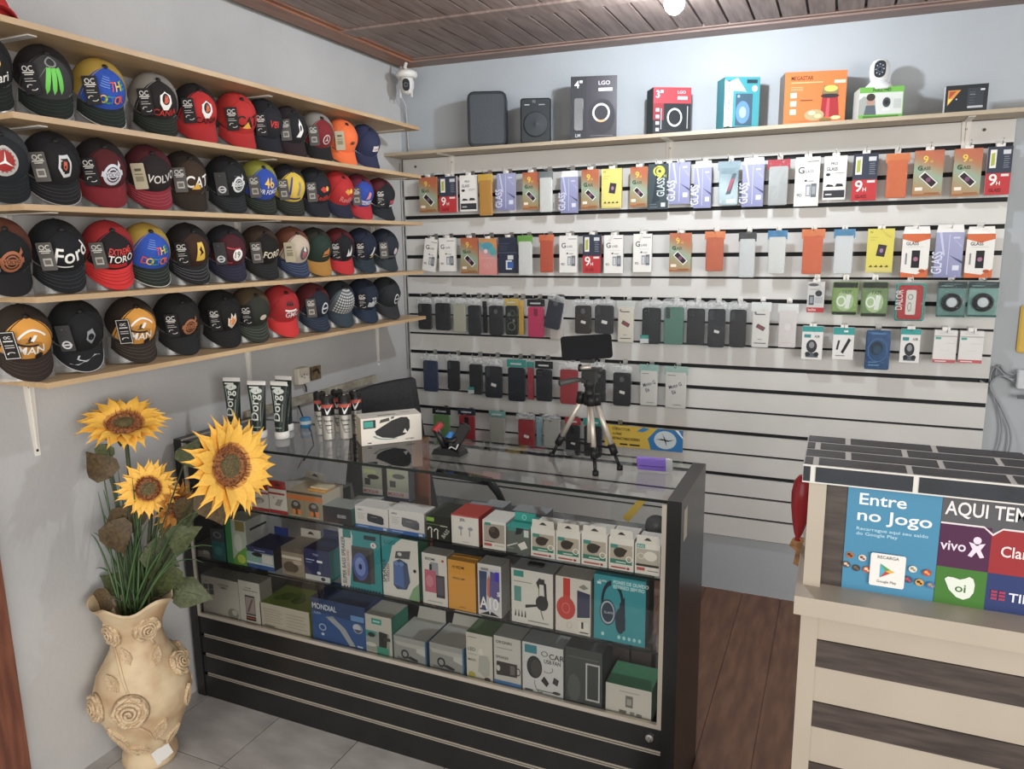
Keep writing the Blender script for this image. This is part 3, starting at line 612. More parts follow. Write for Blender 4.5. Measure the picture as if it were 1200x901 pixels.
def hang(row, kind, a0, a1, yt, yb, lab, col=None, col2=None, opt='', d=.014, rot=0, y=-.072, cam_=None, grp=None, cat='package', gz=None):
    """one product on a hook: a0, a1, yt, yb bound it in the photo; y is how far it hangs from the wall"""
    seedn[0] += 1; sd = seedn[0]
    m = (yt+yb)/2; xl = at(a0, m, 'y', y).x; xr = at(a1, m, 'y', y).x
    zt = at((a0+a1)/2, yt, 'y', y).z; zb = at((a0+a1)/2, yb, 'y', y).z
    w, h = xr-xl, zt-zb; cx = (xl+xr)/2
    gz = GZ-.1*row if gz is None else gz
    zh = max(min(gz, zt-.004), zt-.02)
    grp = grp or {0: 'packages on the top row of hooks', 3: 'packages on the second row of hooks', 6: 'packages on the third row of hooks'}.get(row, 'packages on the lower hooks')
    nmn = {'case': 'phone_case', 'bag': 'packed_phone_case', 'box': 'boxed_screen_protector', 'pouch': 'accessory_pouch', 'card': 'carded_accessory'}[kind]
    t = thing(nmn, (cx, y, zt), lab, cat, grp, (0, rot, 0))
    if kind == 'box':
        b = MB().box(-w/2, 0, -h, w/2, d, 0, col, right=col2, left=col2, top=col2)
        o = b.build('box', t)
        b = MB().front(-w/2, w/2, -h, 0, 0, PR[opt](w/h)); b.build('print', o)
        MB().box(-.014, .003, -.004, .014, .0042, .012, 'e6e3dc').build('hang_tab', t)
    elif kind == 'card':                           # white hang card above a printed box
        b = MB(); th = .16*h
        b.prism([(-w/2, -th), (w/2, -th), (w/2*.9, -.004), (-w/2*.9, -.004)], d*.5, d*.5+.001, 'ebe9e4'); b.build('hang_tab', t)
        o = MB().box(-w/2, 0, -h, w/2, d, -th, col, right=col2, left=col2).build('box', t)
        MB().front(-w/2, w/2, -h, -th, 0, PR[opt](w/(h-th))).build('print', o)
    elif kind == 'case':                           # moulded phone case inside a clear bag, cardboard header
        ch = .82 if 'full' not in opt else .96
        z0 = -h
        cw = w*.86
        o = MB().rbox(0, z0+h*ch/2, cw, h*ch, -.005, .006, .011, mat(col, .5), .002).build('case', t, smooth=False)
        if cam_:
            b = MB()
            if cam_ == 'sq': b.rbox(-cw*.22, z0+h*ch*.86, cw*.34, cw*.42, -.0068, -.004, .005, '15161a', .001); [b.rbox(-cw*.22+i*cw*.08, z0+h*ch*.86+j*cw*.1, cw*.1, cw*.1, -.0076, -.006, cw*.045, '4a4c52', .0003) for i in (-1, 1) for j in (-1, 1)]
            elif cam_ == 'v': b.rbox(-cw*.3, z0+h*ch*.84, cw*.2, cw*.56, -.0068, -.004, .004, 'a8acb2' if 0 else '3c3f46', .001)
            elif cam_ == 'c': b.rbox(0, z0+h*ch*.82, cw*.26, cw*.44, -.0065, -.004, .005, '0e0f12' if col != 'c8285f' else '8a1c44', .001)
            elif cam_ == 'l': b.rbox(0, z0+h*ch*.8, cw*.26, cw*.3, -.0065, -.004, cw*.12, '5a5c62', .001)
            b.build('camera_window', o)
        if 'lab' in opt: MB().rbox(.002, z0+h*.34, cw*.3, cw*.16, -.0062, -.004, .001, 'e6e4e0', .0002, -.25).build('price_label', o)
        if 'tag' in opt: MB().box(-w*.5, -.0085, z0+.004, -w*.5+w*.4, -.0075, z0+h*.2, 'd5d9d8').box(-w*.5, -.0086, z0+h*.12, -w*.5+w*.4, -.0076, z0+h*.2, '1f9c90').build('paper_tag', t)
        if 'flo' in opt: MB().front(-cw/2, cw/2, z0, z0+h*ch, -.0051, [('o', .5, .3, .3, .14, .1, '8a9080'), ('e', .3, .7, .12, .07, '5a6a5c'), ('e', .7, .5, .1, .06, '7a7468'), ('o', .6, .75, .2, .1, .15, '6c7a6c')]).build('print', o)
        hd = col2 or 'hz'
        if hd != 'hz': MB().box(-w*.48, -.002, -h*.17, w*.48, -.001, .003, mat(hd, .5)).box(-w*.3, -.0026, -h*.11, w*.25, -.002, -h*.07, 'c9cccf').build('header_card', t)
        if hd == 'hz': crinkle(-w*.5, w*.5, -h*.17, .002, -.0065, M_CRINK, sd+500, .006, 9, 4, True).build('bag_top_highlight', t)  # extra crinkled sheet carrying the painted white highlight of the bag top
        crinkle(-w*.54, w*.54, z0-.004, 0, -.0095, M_BAG if hd != 'hz' else M_BAGW, sd, topround=hd == 'hz').build('plastic_bag', t, smooth=False)
    elif kind == 'bag':                            # printed sleeve with coloured header band
        MB().rbox(0, -h*.56, w*.86, h*.84, -.004, .006, .006, mat(col, .45), .0015).build('insert', t)
        if opt: MB().front(-w*.43, w*.43, -h*.98, -h*.14, -.0041, PR[opt](w/h)).build('print', t)
        hd = MB(); hd.box(-w*.5, -.0035, -h*.2, w*.5, -.0025, 0, mat(col2, .3)); hd.build('header_band', t)
        crinkle(-w*.52, w*.52, -h, 0, -.0085, M_BAG, sd).build('plastic_bag', t)
    elif kind == 'pouch':
        o = MB(); o.rbox(0, -h/2, w, h, -.006, .006, .008, mat(col, .4), .004)
        o = o.build('pouch', t)
        if opt in PR: MB().front(-w/2, w/2, -h, 0, -.0062, PR[opt](w/h)).build('print', o)
        elif opt == 'grn':
            MB().front(-w/2, w/2, -h, 0, -.0062, [('r', .04, .82, .96, .98, '20261f'), ('r', .04, .02, .96, .1, '20261f'), ('e', .5, .42, .34, .3, 'a9c48a'), ('o', .36, .42, .18, .16, .3, 'e8ece4'), ('p', [(.5, .2), (.66, .2), (.74, .6), (.56, .62)], 'dfe4dc'), ('t', 'FAST', .4, .64, .1, '2a3a24', 'l', 0, .8)]).build('print', o)
        elif opt == 'red':
            MB().rbox(0, -h*.5, w*.82, h*.92, -.0085, -.004, .012, mat('b3262c', .4), .001).build('red_card', o)
            MB().rbox(.002, -h*.5, w*.34, h*.66, -.0105, -.006, .006, mat('d8d4cc', .4), .001).front(-w*.17, w*.17, -h*.8, -h*.2, -.0107, [('o', .5, .74, .26, .12, .22, '55565c'), ('o', .45, .3, .2, .2, .2, '7a7a80')]).build('window', o)
            MB().front(-w*.4, w*.4, -h, 0, -.0087, [('t', 'MP-X5', .14, .25, .12, 'dcc', 'l', PI/2, .8)] if 0 else [('t', 'DALOR', .17, .3, .16, 'e8d8d8', 'l', PI/2, .7)]).build('print', o)
        elif opt == 'fan':
            o2 = MB().lathe([(w*.36, 0), (w*.36, .012), (w*.3, .014), (w*.27, .006), (w*.2, .006), (w*.18, .012), (.001, .013)], '23282c', n=28, mats=['23282c', '23282c', '15191c', '15191c', 'b9c2c4', 'c4cccf']).build('coiled_ring', o, (0, -.006, -h*.58), (PI/2, 0, 0))
            MB().box(-w*.5, -.0075, -h*.18, w*.5, -.006, 0, '26383a').front(-w*.5, w*.5, -h*.18, 0, -.0076, [('r', .1, .3, .5, .4, '8fb4b4'), ('r', .2, .6, .8, .66, '6a8c8e')]).box(-w*.5, -.0075, -h, w*.5, -.006, -h*.94, '1d5a55').build('header_card', o)
        crinkle(-w*.5, w*.5, -h, 0, -.012 if opt == 'red' else -.0075 if opt != 'fan' else -.021, M_BAG, sd, .002).build('plastic_bag', t)
    if 'wide' in opt or cat == 'x': pass
    hook(cx, gz, y-d*0, ('steel wire hook holding the ' if len(lab.split()) <= 11 else 'hook holding ')+lab)
    return t

O_, WH, LC = G_ORANGE, 'e6e4de', G_LILAC
# --- top row
for a in [
 ('box', 491.5, 511.8, 207.5, 249, 'orange and green screen protector box with yellow 9, first on the top row', O_, 'b8763a', 'g9'),
 ('box', 514.6, 535, 206.7, 249, 'navy and red screen protector box, second on the top row', '343b4c', 'c9b8b4', 'r9'),
 ('box', 539, 559, 205.3, 247.5, 'white screen protector box with black base band, left part of the top row', WH, 'cfccc6', 'pg'),
 ('bag', 560.7, 578, 204, 253.5, 'mustard yellow sleeve hanging left on the top row', 'c98e24', 'e0b020', ''),
 ('box', 582.6, 603.4, 203, 246.4, 'lilac screen protector box right of the mustard sleeve', LC, 'a8a4b8', 'lg'),
 ('box', 612.4, 631.2, 201.8, 245.7, 'orange and green screen protector box left of the clear silver sleeve', O_, 'b8763a', 'g9'),
 ('bag', 631.5, 648.4, 201, 249.5, 'clear silvery sleeve with grey checked header on the top row', 'dcdcd8', '7d8486', ''),
 ('card', 657, 676.7, 199, 249.5, 'lilac screen protector box on a white hang card, right of the silvery sleeve', LC, 'a8a4b8', 'lg'),
 ('box', 681.3, 701.5, 198.5, 245, 'orange and green screen protector box left of the yellow box', O_, 'c9b8a4', 'g9'),
 ('box', 705, 728.5, 197.5, 243.6, 'pale yellow screen protector box with upright phone on the top row', 'd9cf62', 'c98a5a', 'yb'),
 ('box', 738.4, 758.5, 195.4, 242.4, 'orange and green screen protector box right of the yellow box', O_, 'c9b8a4', 'g9'),
 ('box', 759.5, 782.3, 192, 245, 'dark teal screen protector box with big yellow-green 9', '3c4a50', '56666c', 'dk9'),
 ('box', 785, 808.4, 190, 239, 'lilac screen protector box right of the dark teal box', LC, 'b8b89a', 'lg'),
 ('card', 813.4, 833.6, 187, 243.6, 'lilac screen protector box left of the pale blue pack', LC, '5c5c70', 'lg'),
 ('bag', 841, 867, 189, 241.5, 'pale blue pack with a red and grey phone picture', G_BLUEP, '8ea4b0', 'bp'),
 ('card', 870, 895, 183, 242, 'lilac screen protector box right of the pale blue pack', LC, 'a8a4b8', 'lg'),
 ('bag', 899, 925, 187, 241.5, 'grey phone screen in a clear sleeve with crimson header', 'b4b6b6', 'b83244', ''),
 ('box', 931.4, 960, 184, 241.5, 'white screen protector box with large letter G on the top row', WH, 'c4c87a', 'wg'),
 ('box', 965, 991.7, 182.7, 234, 'white screen protector box with black base band, right part of the top row', WH, 'cfccc6', 'pg'),
 ('box', 999, 1028, 180, 235, 'navy and red screen protector box left of the orange sleeve', '343b4c', 'c9a8a4', 'r9'),
 ('bag', 1037, 1065, 180, 233, 'bright orange sleeve hanging on the top row', 'd8652a', 'e0782e', ''),
 ('box', 1070.7, 1105, 176, 230, 'orange and green screen protector box right of the orange sleeve', O_, 'b8763a', 'g9'),
 ('box', 1117, 1150, 174, 230, 'orange and green screen protector box, second from the right on the top row', O_, 'b8763a', 'g9'),
 ('box', 1156, 1185, 171.7, 228, 'navy and red screen protector box, last on the top row', '343b4c', 'd8b0ac', 'r9')]:
    hang(0, *a)
# --- second row
hang(3, 'box', 499, 514, 280, 318, 'tilted white screen protector box, first on the second row', WH, 'cfccc6', 'wg', rot=.16, y=-.066)
for a in [
 ('box', 514.5, 533.4, 278.6, 317.8, 'white screen protector box overlapping the tilted one on the second row', WH, 'cfccc6', 'wg'),
 ('box', 540, 560, 278.6, 320.6, 'orange screen protector box left of the coral box on the second row', O_, 'b8763a', 'g9'),
 ('box', 561, 582, 279.4, 322, 'coral pink box with teal splashes on the second row', G_PINK, 'c87a70', 'pk'),
 ('box', 584, 606, 278, 320, 'navy box with small white and blue card picture', '2b3144', '22283a', 'nv'),
 ('bag', 606.8, 624.6, 276, 323.4, 'white sleeve with grass green header on the second row', 'dcdcda', '6aa832', ''),
 ('bag', 632, 649.4, 275, 320, 'orange phone case in a sleeve, left part of the second row', 'c9522e', 'e0703a', ''),
 ('box', 655.6, 676.3, 276, 319.4, 'white screen protector box right of the orange case', WH, 'cfccc6', 'wg'),
 ('box', 683, 704, 275, 320, 'navy and red screen protector box on the second row', '343b4c', '8a3a44', 'r9'),
 ('box', 707.7, 730, 275.5, 320, 'white screen protector box right of the navy and red box', WH, 'cfccc6', 'wg'),
 ('box', 742, 763.6, 274, 318.7, 'white screen protector box alone before a gap on the second row', WH, 'cfccc6', 'wg'),
 ('box', 784.4, 809.6, 273, 318.6, 'yellow-orange screen protector box alone in the middle of the second row', O_, 'cfa95a', 'g9'),
 ('bag', 825.7, 849.4, 271, 318.5, 'orange framed screen in a sleeve on the second row', 'c9603a', 'e07a3a', ''),
 ('bag', 865, 886, 272, 326, 'silver grey sleeve with black speckled header', 'cdd0d0', '3a3c3c', ''),
 ('bag', 899, 922, 270, 321.7, 'white sleeve with blue header, left one of two', 'd5d5d2', '2f7cae', ''),
 ('bag', 938.7, 965.7, 268.5, 322.3, 'solid orange sleeve between the two blue-headed sleeves', 'd9602c', 'e0752e', ''),
 ('bag', 976, 1001, 268.5, 321.7, 'white sleeve with blue header, right one of two', 'd5d8da', '3a86b4', ''),
 ('box', 1015.7, 1047, 268, 319, 'bright yellow screen protector box on the second row', 'd8cb3c', 'c96a3a', 'yb'),
 ('card', 1057, 1089, 264, 325, 'white and orange screen protector box left of the lilac one', WH, 'd8763a', 'og'),
 ('card', 1096, 1128.7, 262, 325, 'large lilac screen protector box between two white and orange boxes', LC, 'a8a4b8', 'lg'),
 ('card', 1132, 1165, 264, 325.5, 'white and orange screen protector box, last on the second row', WH, 'd8763a', 'og')]:
    hang(3, *a)
# --- third row: phone cases in clear bags (left edge, right edge, top, bottom, label, colour, header, options, camera)
for a in [
 (489, 507, 349, 386, 'black phone case, first on the third row', '1b1c20', None, '', 'v'),
 (509, 529, 348, 387, 'black phone case, second on the third row', '1f2228', None, '', 'c'),
 (530.5, 547, 349, 389, 'clear beige phone case on the third row', 'b0ad9a', None, '', None),
 (547.5, 565, 350, 392, 'thick black phone case right of the clear beige one', '20232a', None, '', None),
 (572, 591, 350.5, 392.5, 'black phone case left of the printed floral one', '1e1f24', None, '', 'l'),
 (591.5, 608, 350.5, 392.5, 'black phone case with a floral print beside coloured sleeves', '232724', 'c9a83a', 'flo', None),
 (617.5, 639, 351.5, 395, 'hot pink phone case with a black header card', 'c8285f', '1c1c20', '', 'c'),
 (672.5, 694.5, 350.5, 391, 'dark brown phone case with a small white label', '2f2826', None, 'lab', 'l'),
 (695.5, 721, 350.5, 391, 'charcoal phone case left of the cream boxed one', '2a2a2e', None, 'lab', 'v'),
 (751, 776, 351, 403, 'black phone case with a teal and white tag, third row', '1e2226', None, 'tag', 'sq'),
 (776.5, 803, 350, 403.5, 'sage green phone case in a clear bag', '4f7f70', None, '', 'v'),
 (803.5, 827.5, 352, 404, 'black phone case right of the sage green one', '22242a', None, '', 'sq'),
 (828, 851.5, 352, 407, 'charcoal phone case with a tiny white label, third row', '24272e', None, 'lab', 'v'),
 (853.5, 876, 353, 407, 'black phone case with a rear camera strip, left of the white boxes', '1f2127', None, '', 'v')]:
    hang(6, 'case', *a[:5], *a[5:8], cam_=a[8], cat='phone case', y=-.075)
hang(6, 'case', 643.5, 661, 360, 398, 'pale phone case behind the tilted navy one', 'c9bfb8', None, 'full', cat='phone case', y=-.06, cam_=None)
hang(6, 'case', 643, 664, 346.5, 386, 'navy phone case hanging tilted over a pale one', '1f2638', None, 'full', cat='phone case', rot=.2, y=-.09, cam_='l')
for a in [
 (723, 744, 352, 402, 'cream boxed phone case with a pink tray picture', 'd8d0c0', 'c9ccc8', 'cs'),
 (880, 903, 354, 408, 'white boxed phone case with pink tray picture beside the black cases', 'dedbd6', 'dfe2e0', 'cs'),
 (911, 935, 356, 408, 'plain white boxed phone case, last of the third row cases', 'dcd4d2', 'dfe2e0', 'wp')]:
    hang(6, 'bag', *a, cat='phone case', y=-.075)
hang(6, 'bag', 607.5, 614, 352, 393, 'narrow yellow sleeve beside the floral case', 'c9a02a', 'd8a83a', '', y=-.05)
hang(6, 'bag', 566, 571, 353, 391, 'narrow black sleeve behind the thick black case', '17181c', '2a2c30', '', y=-.05)
# --- third row right: small accessories, one groove higher
for a in [
 ('box', 946, 966, 330, 366, 'small memory card blister with red base', 'c4c4c0', 'b0b0ac', 'md'),
 ('pouch', 975, 1005.5, 330, 369, 'green zip pouch with white earphones, left one of two', '7fa050', None, 'grn'),
 ('pouch', 1009, 1040.5, 330, 371, 'green zip pouch with white earphones, right one of two', '6f8a54', None, 'grn'),
 ('pouch', 1049, 1084, 332, 376, 'red accessory pack with teal rim and white window', '2f8f86', None, 'red'),
 ('pouch', 1098, 1132, 330, 371.4, 'teal bag with a black coiled ring, left one of two', '58857f', None, 'fan'),
 ('pouch', 1134, 1169, 330, 371.4, 'teal bag with a black coiled ring, right one of two', '6b9a92', None, 'fan')]:
    hang(5, *a, grp='small accessories on the third row', y=-.08)
# --- fourth row right
for a in [
 ('box', 939.7, 964, 382.5, 421, 'teal and white boxed webcam accessory, first of the lower right hooks', 'dfdedb', 'c9c9c6', 'cam'),
 ('box', 976, 1000.5, 384, 421, 'teal and white box with a slim black charger picture', 'dfdedb', 'c9c9c6', 'cab'),
 ('pouch', 1014, 1043, 387, 433, 'deep blue zip pouch on the lower right hooks', '1f4f80', None, 'bb'),
 ('box', 1055, 1078, 385.7, 425, 'teal and white boxed webcam accessory right of the blue pouch', 'dfdedb', 'c9c9c6', 'cam'),
 ('box', 1094, 1121, 387, 425, 'white box with red base, left one of two on the lower right', 'dcd9d6', 'c9c6c4', 'wr'),
 ('box', 1124, 1152, 388, 425.5, 'white box with red base, right one of two on the lower right', 'dcd9d6', 'c9c6c4', 'wr')]:
    hang(7, *a, grp='small accessories on the lower right hooks', d=.03, y=-.08)
# --- fourth row left
for a in [
 (495, 514.5, 414.5, 458.5, 'navy blue phone case, first on the fourth row', '26355a', None, '', 'v'),
 (523.5, 540, 415, 456.5, 'narrow black phone case right of the navy blue one', '1c1d21', None, '', 'v'),
 (549, 566.5, 419, 462, 'black phone case with a teal tag, fourth row', '1a1c22', None, 'tag', None),
 (567, 590, 421, 466, 'black phone case with a white label, fourth row', '1b1e27', None, 'lab', 'v'),
 (594, 617, 422, 470, 'large black phone case before a red sleeve', '1b1f2b', '1f8f88', '', None),
 (627, 648.5, 424, 470, 'black phone case with a square camera window and black header', '22252c', '15161a', '', 'sq'),
 (655, 679, 424, 473.5, 'red phone case behind the tripod handle', 'a82a34', None, '', None),
 (693, 711, 424, 471, 'dark phone case directly behind the tripod head', '1d1e22', None, '', 'l'),
 (717, 741, 428, 475.5, 'black phone case with white label right of the tripod', '1c1d22', None, 'lab', 'l')]:
    hang(9, 'case', *a[:5], *a[5:8], cam_=a[8], cat='phone case', y=-.075)
for a in [
 (749, 772, 427, 476, 'clear sleeve with a white handwritten card, left one of two', 'd5d2cc', '8fb4ae', 'hw'),
 (778, 806, 429, 479, 'clear sleeve with a white handwritten card, right one of two', 'd5d2cc', '9ab8b0', 'hw')]:
    hang(9, 'bag', *a, cat='phone case', y=-.075)
hang(9, 'bag', 618, 626, 424, 469, 'narrow red sleeve behind the large black case', 'b23a48', '2f9890', '', y=-.05)
# --- fifth row
for a in [
 (507, 529, 478, 522, 'light green phone case behind the black clamp', '6f9a58', '15161a', '', None),
 (537, 558, 479, 521, 'red phone case on the fifth row, left one of two', 'ae2430', '1f2a38', '', 'c'),
 (573, 593, 482, 522, 'clear phone case with a dark folded card inside', 'a8a49a', '6aa09a', '', None),
 (606, 628, 484, 525, 'red phone case with white label on the fifth row', 'a8242e', None, 'lab', None),
 (636, 658, 486, 523, 'clear bag with a rounded top on the fifth row', 'b5b2aa', None, '', None),
 (662, 681, 490, 534, 'dark phone case with red header behind the tripod leg', '2b2b2e', 'a8262c', 'lab', 'c'),
 (683, 707, 491, 535, 'dark phone case with teal header behind the tripod', '2a2c30', '1f9088', '', 'l')]:
    hang(12, 'case', *a[:5], *a[5:8], cam_=a[8], cat='phone case', y=-.075, grp='packages on the fifth row of hooks')
hang(12, 'bag', 628.5, 636, 488, 524, 'pale blue sleeve right of the red labelled case', '8fb8c4', 'a8c4c9', '', y=-.05, grp='packages on the fifth row of hooks')
# yellow and blue flyer of the fifth row
a, c = at(709, 497, 'y', -.075), at(800, 528, 'y', -.075)
t = thing('flyer_sign', (a.x, -.075, a.z), 'yellow and blue flyer with a round drone picture at the bottom of the slatted panel', 'flyer')
w, h = c.x-a.x, a.z-c.z+.01
MB().box(0, 0, -h, w, .003, 0, 'd6b21c').build('card', t)
MB().front(0, w, -h, 0, -.0002, [('p', [(.6, 0), (1, 0), (1, 1), (.68, 1), (.56, .5)], '1f78b8'), ('e', .78, .5, .14, .42, 'c9d4d8'), ('p', [(.66, .5), (.74, .55), (.82, .5), (.9, .56), (.82, .44), (.74, .48)], '1e2226'), ('p', [(.74, .8), (.77, .5), (.8, .2), (.79, .5)], '1e2226'), ('t', 'DIRECTOR', .1, .78, .11, '5a4a18', 'l', 0, 1.1), ('t', 'A-FREE', .1, .56, .1, '2c2a20'), ('t', 'FULL RETRACTABLE SCREEN', .02, .34, .11, '2c2a20', 'l', 0, .78), ('r', .2, .1, .3, .17, '2c2a20'), ('r', .33, .1, .46, .17, '2c2a20'), ('p', [(.42, .8), (.5, 1), (.58, .95), (.5, .78)], '2a86c0'), ('p', [(.9, 1), (.94, 1), (1, .7), (1, .62)], 'e8ecec')]).build('print', t)
hook(a.x+.06, GZ-1.2, -.075, 'steel wire hook holding the yellow and blue flyer')
# ================================================================= goods on the shelf over the panel
def upright(lm, name, label, cat, px0, px1, pyt, ybase, yf, dep, cols, shapes, extra=None, grp=None, rz=0, rnd=0, pxs=None):
    """box standing on height ybase with its front at y = yf; px0, px1, pyt from the photo"""
    A = at(px0, pyt, 'y', yf); h = A.z-ybase
    def along(dx, dy, px):                        # how far from the near corner the box edge meets pixel column px
        lo, hi = 0, .5
        for _ in range(30):
            m = (lo+hi)/2; q = proj((A.x+dx*m, A.y+dy*m, ybase+h*.5))[0]
            if (q < px) == (dx > 0): lo = m
            else: hi = m
        return lo
    zc = proj((A.x, A.y, ybase+h*.5))[0]-px0
    w = along(math.cos(rz), math.sin(rz), px1+zc)
    if pxs: dep = along(-math.sin(rz), math.cos(rz), pxs+zc)
    dep = min(dep, (-.004-A.y-w*math.sin(rz))/math.cos(rz))
    t = thing(name, (A.x+w/2*math.cos(rz), A.y+w/2*math.sin(rz), ybase), label, cat, grp, (0, 0, rz))
    fr, tp, sd = cols
    fr = fr if not isinstance(fr, str) else mat(fr, .35, 0, .15)
    if rnd: MB().rbox(0, h/2, w, h, 0, dep, rnd, fr, .006).build('cabinet' if 'speaker' in name else 'carton', t, smooth=False)
    else: MB().box(-w/2, 0, 0, w/2, dep, h, fr, top=tp, right=sd, left=sd).build('carton', t)
    if shapes: MB().front(-w/2, w/2, 0, h, 0, shapes(w/h)).build('print', t)
    if extra: extra(t, w, h, dep)
    return t
TS = 2.0865
def grille(t, w, h, d):
    MB().lathe([(w*.40, 0), (w*.40, .004), (w*.35, .005), (w*.1, .002), (w*.06, .004), (.001, .006)], '2a2f33', n=28).build('speaker_cone', t, (0, -.0003, h*.42), (PI/2, 0, 0), True)
upright(1, 'loudspeaker', 'large black loudspeaker with rounded corners, leftmost on the shelf above the panel', 'speaker', 547, 593, 107, TS, -.165, .14, ('262b30', 0, 0), None, lambda t, w, h, d: (MB().rbox(0, h*.5, w*.88, h*.9, -.004, .004, .02, noisy('speaker_grille', '2a3036', '343b42', 250, .5, .5, bscale=260), .002).build('grille', t), MB().front(-w/2, w/2, 0, h, -.0035, [('t', 'JAZZ', .42, .1, .035, '7d858c')]).build('print', t)), rnd=.03, rz=.36)
upright(1, 'loudspeaker', 'smaller black loudspeaker with a round cone, second on the shelf above the panel', 'speaker', 609.5, 645.5, 115, TS, -.165, .12, ('22272b', 0, 0), lambda a: [('r', .14, .84, .3, .86, 'a8b0b4'), ('r', .6, .84, .8, .86, '8d959a'), ('t', 'DJ', .4, .9, .05, '7d858c')], grille, rnd=.012, rz=.36)
upright(1, 'boxed_speaker', 'tall dark speaker box with 4 inch mark and lit ring picture', 'box', 669, 723, 90, TS, -.165, .1, ('2e2a33', '2a2a30', '22272b'), lambda a: [('r', 0, 0, .34, 1, '23262b'), ('t', '4"', .08, .82, .11, 'e6e6ea'), ('t', 'LGO', .6, .86, .06, 'cfc6d4', 'l', 0, 1.1), ('r', .6, .76, .9, .81, 'd5d0d8'), ('e', .67, .36, .3, .28, '26242c'), ('o', .66, .42, .19, .15, .22, 'd8d4e0'), ('o', .66, .42, .19, .15, .22, 'd8a06a', 4.2, 5.3), ('r', .42, .05, .92, .06, '6a6670'), ('t', 'LM', .1, .04, .05, 'b5b5bc')], lambda t, w, h, d: MB().rbox(-w*.33, h*.4, w*.2, h*.52, -.006, 0, .008, mat('c4ccd4', .12, .9), .002).build('foil_window', t), rz=.3)
upright(1, 'boxed_speaker', 'red and black speaker box with 3 inch mark', 'box', 766, 810, 102, TS, -.165, .12, ('23282e', '3a3a40', '2c3a3c'), lambda a: [('r', 0, .66, 1, 1, 'b8303c'), ('p', [(0, .3), (.28, .3), (.28, .66), (0, .66)], '8c2630'), ('t', '3"', .07, .78, .15, 'efe9ea'), ('t', 'LGO', .64, .87, .06, 'e8c0c4', 'l', 0, 1.1), ('r', .64, .74, .9, .81, 'ecd8da'), ('r', .3, .1, .84, .66, '1d2126'), ('o', .57, .36, .2, .2, .2, 'd5dbe4')]+[('r', .07, y, .16, y+.07, 'cfd2d8') for y in (.06, .2, .34, .48)]+[('r', .2, .1, .22, .55, 'a8acb4'), ('r', .9, .12, .92, .6, 'b5b9c0')], rz=.55, pxs=753)
upright(1, 'boxed_speaker', 'teal and white speaker box with a grey speaker picture', 'box', 850, 891, 90, TS, -.165, .12, ('2a98a4', '2f8f98', '287f8a'), lambda a: [('p', [(0, 0), (.24, 0), (.24, .8), (0, .95)], 'dfe6ea'), ('p', [(0, .95), (.1, .9), (.36, .98), (.62, .72), (.2, .74), (0, .6)], 'd5e2e6'), ('t', 'HIGH POWERED SPEAKER', .17, .04, .06, '2c4a5a', 'l', PI/2, .9), ('r', .32, .06, .8, .68, '3c5a70'), ('e', .53, .32, .2, .22, '5a8cc0'), ('e', .53, .32, .1, .11, '9ac0e6'), ('r', .62, .88, .92, .95, '1f3a48'), ('e', .85, .78, .08, .06, 'e0ecec'), ('r', 0, 0, 1, .04, '1a3038'), ('e', .4, .63, .04, .03, '8aa0b0')], rz=.5, pxs=841)
upright(1, 'boxed_popcorn_maker', 'bright orange kitchen appliance box with a red machine and popcorn', 'box', 920.7, 993, 85, TS, -.165, .13, ('dc7428', 'c9702c', '7a7068'), lambda a: [('t', 'MEGASTAR', .1, .84, .075, '4a2c20', 'l', 0, .78), ('r', .1, .78, .62, .8, 'e8b078'), ('r', .8, .76, .98, .82, 'e6d0b8'), ('r', .1, .5, .2, .6, 'e8d8c4'), ('r', .1, .34, .2, .44, 'e8d8c4'), ('r', .1, .18, .2, .28, 'e8d8c4'), ('r', .1, .04, .4, .05, 'b85a20')]+[('r', .1, .64+.03*i, .3, .648+.03*i, 'f0b888') for i in range(3)]+[('p', [(.6, .12), (.9, .12), (.86, .56), (.62, .56)], 'a8242c'), ('p', [(.68, .12), (.74, .12), (.74, .5), (.7, .5)], 'c9505a'), ('p', [(.6, .56), (.88, .56), (.85, .72), (.64, .72)], '8a7a4a'), ('e', .74, .52, .15, .04, '2c2c30'), ('e', .75, .66, .11, .06, 'd8c84a'), ('e', .5, .16, .16, .11, 'b0a070'), ('e', .46, .2, .06, .04, 'ddd0a0'), ('e', .56, .14, .06, .04, 'd5c890'), ('e', .85, .1, .08, .04, 'd5c890'), ('e', .68, .06, .1, .04, '8a6a3a'), ('r', .26, .44, .46, .46, '8a5030')], rz=.26, pxs=913)
cb = upright(1, 'boxed_security_camera', 'green and white security camera box under the white camera', 'box', 1008, 1060, 103, TS, -.165, .12, ('5fae2c', 'd5dcd0', 'c9ccc4'), lambda a: [('r', 0, .12, .98, .82, 'c9cec9'), ('p', [(0, .12), (.4, .12), (.36, .6), (.1, .72), (0, .6)], '9aa09a'), ('e', .26, .56, .09, .18, 'b08a78'), ('e', .26, .68, .1, .12, '3a302c'), ('p', [(.12, .12), (.4, .12), (.36, .42), (.16, .42)], '55606a'), ('e', .62, .5, .09, .16, '3c4248'), ('e', .62, .5, .05, .08, '1c1e22'), ('r', .54, .24, .7, .3, 'e8ecea'), ('r', .78, .3, .94, .6, 'b5bcb8'), ('t', 'FULL HD', .3, .86, .1, '2c5a1a'), ('r', .1, .02, .9, .08, '3a7a1c')], rz=.2, pxs=1001)
p0 = at(1030, 96, 'y', -.11)
t = thing('security_camera', (p0.x, -.105, cb.location.z+(at(1034, 103, 'y', -.165).z-TS)), 'white dome security camera standing on its green box', 'camera')
MB().lathe([(.052, 0), (.052, .008), (.046, .018), (.034, .03), (.03, .034)], 'dde0e2', n=28).build('base', t, smooth=True)
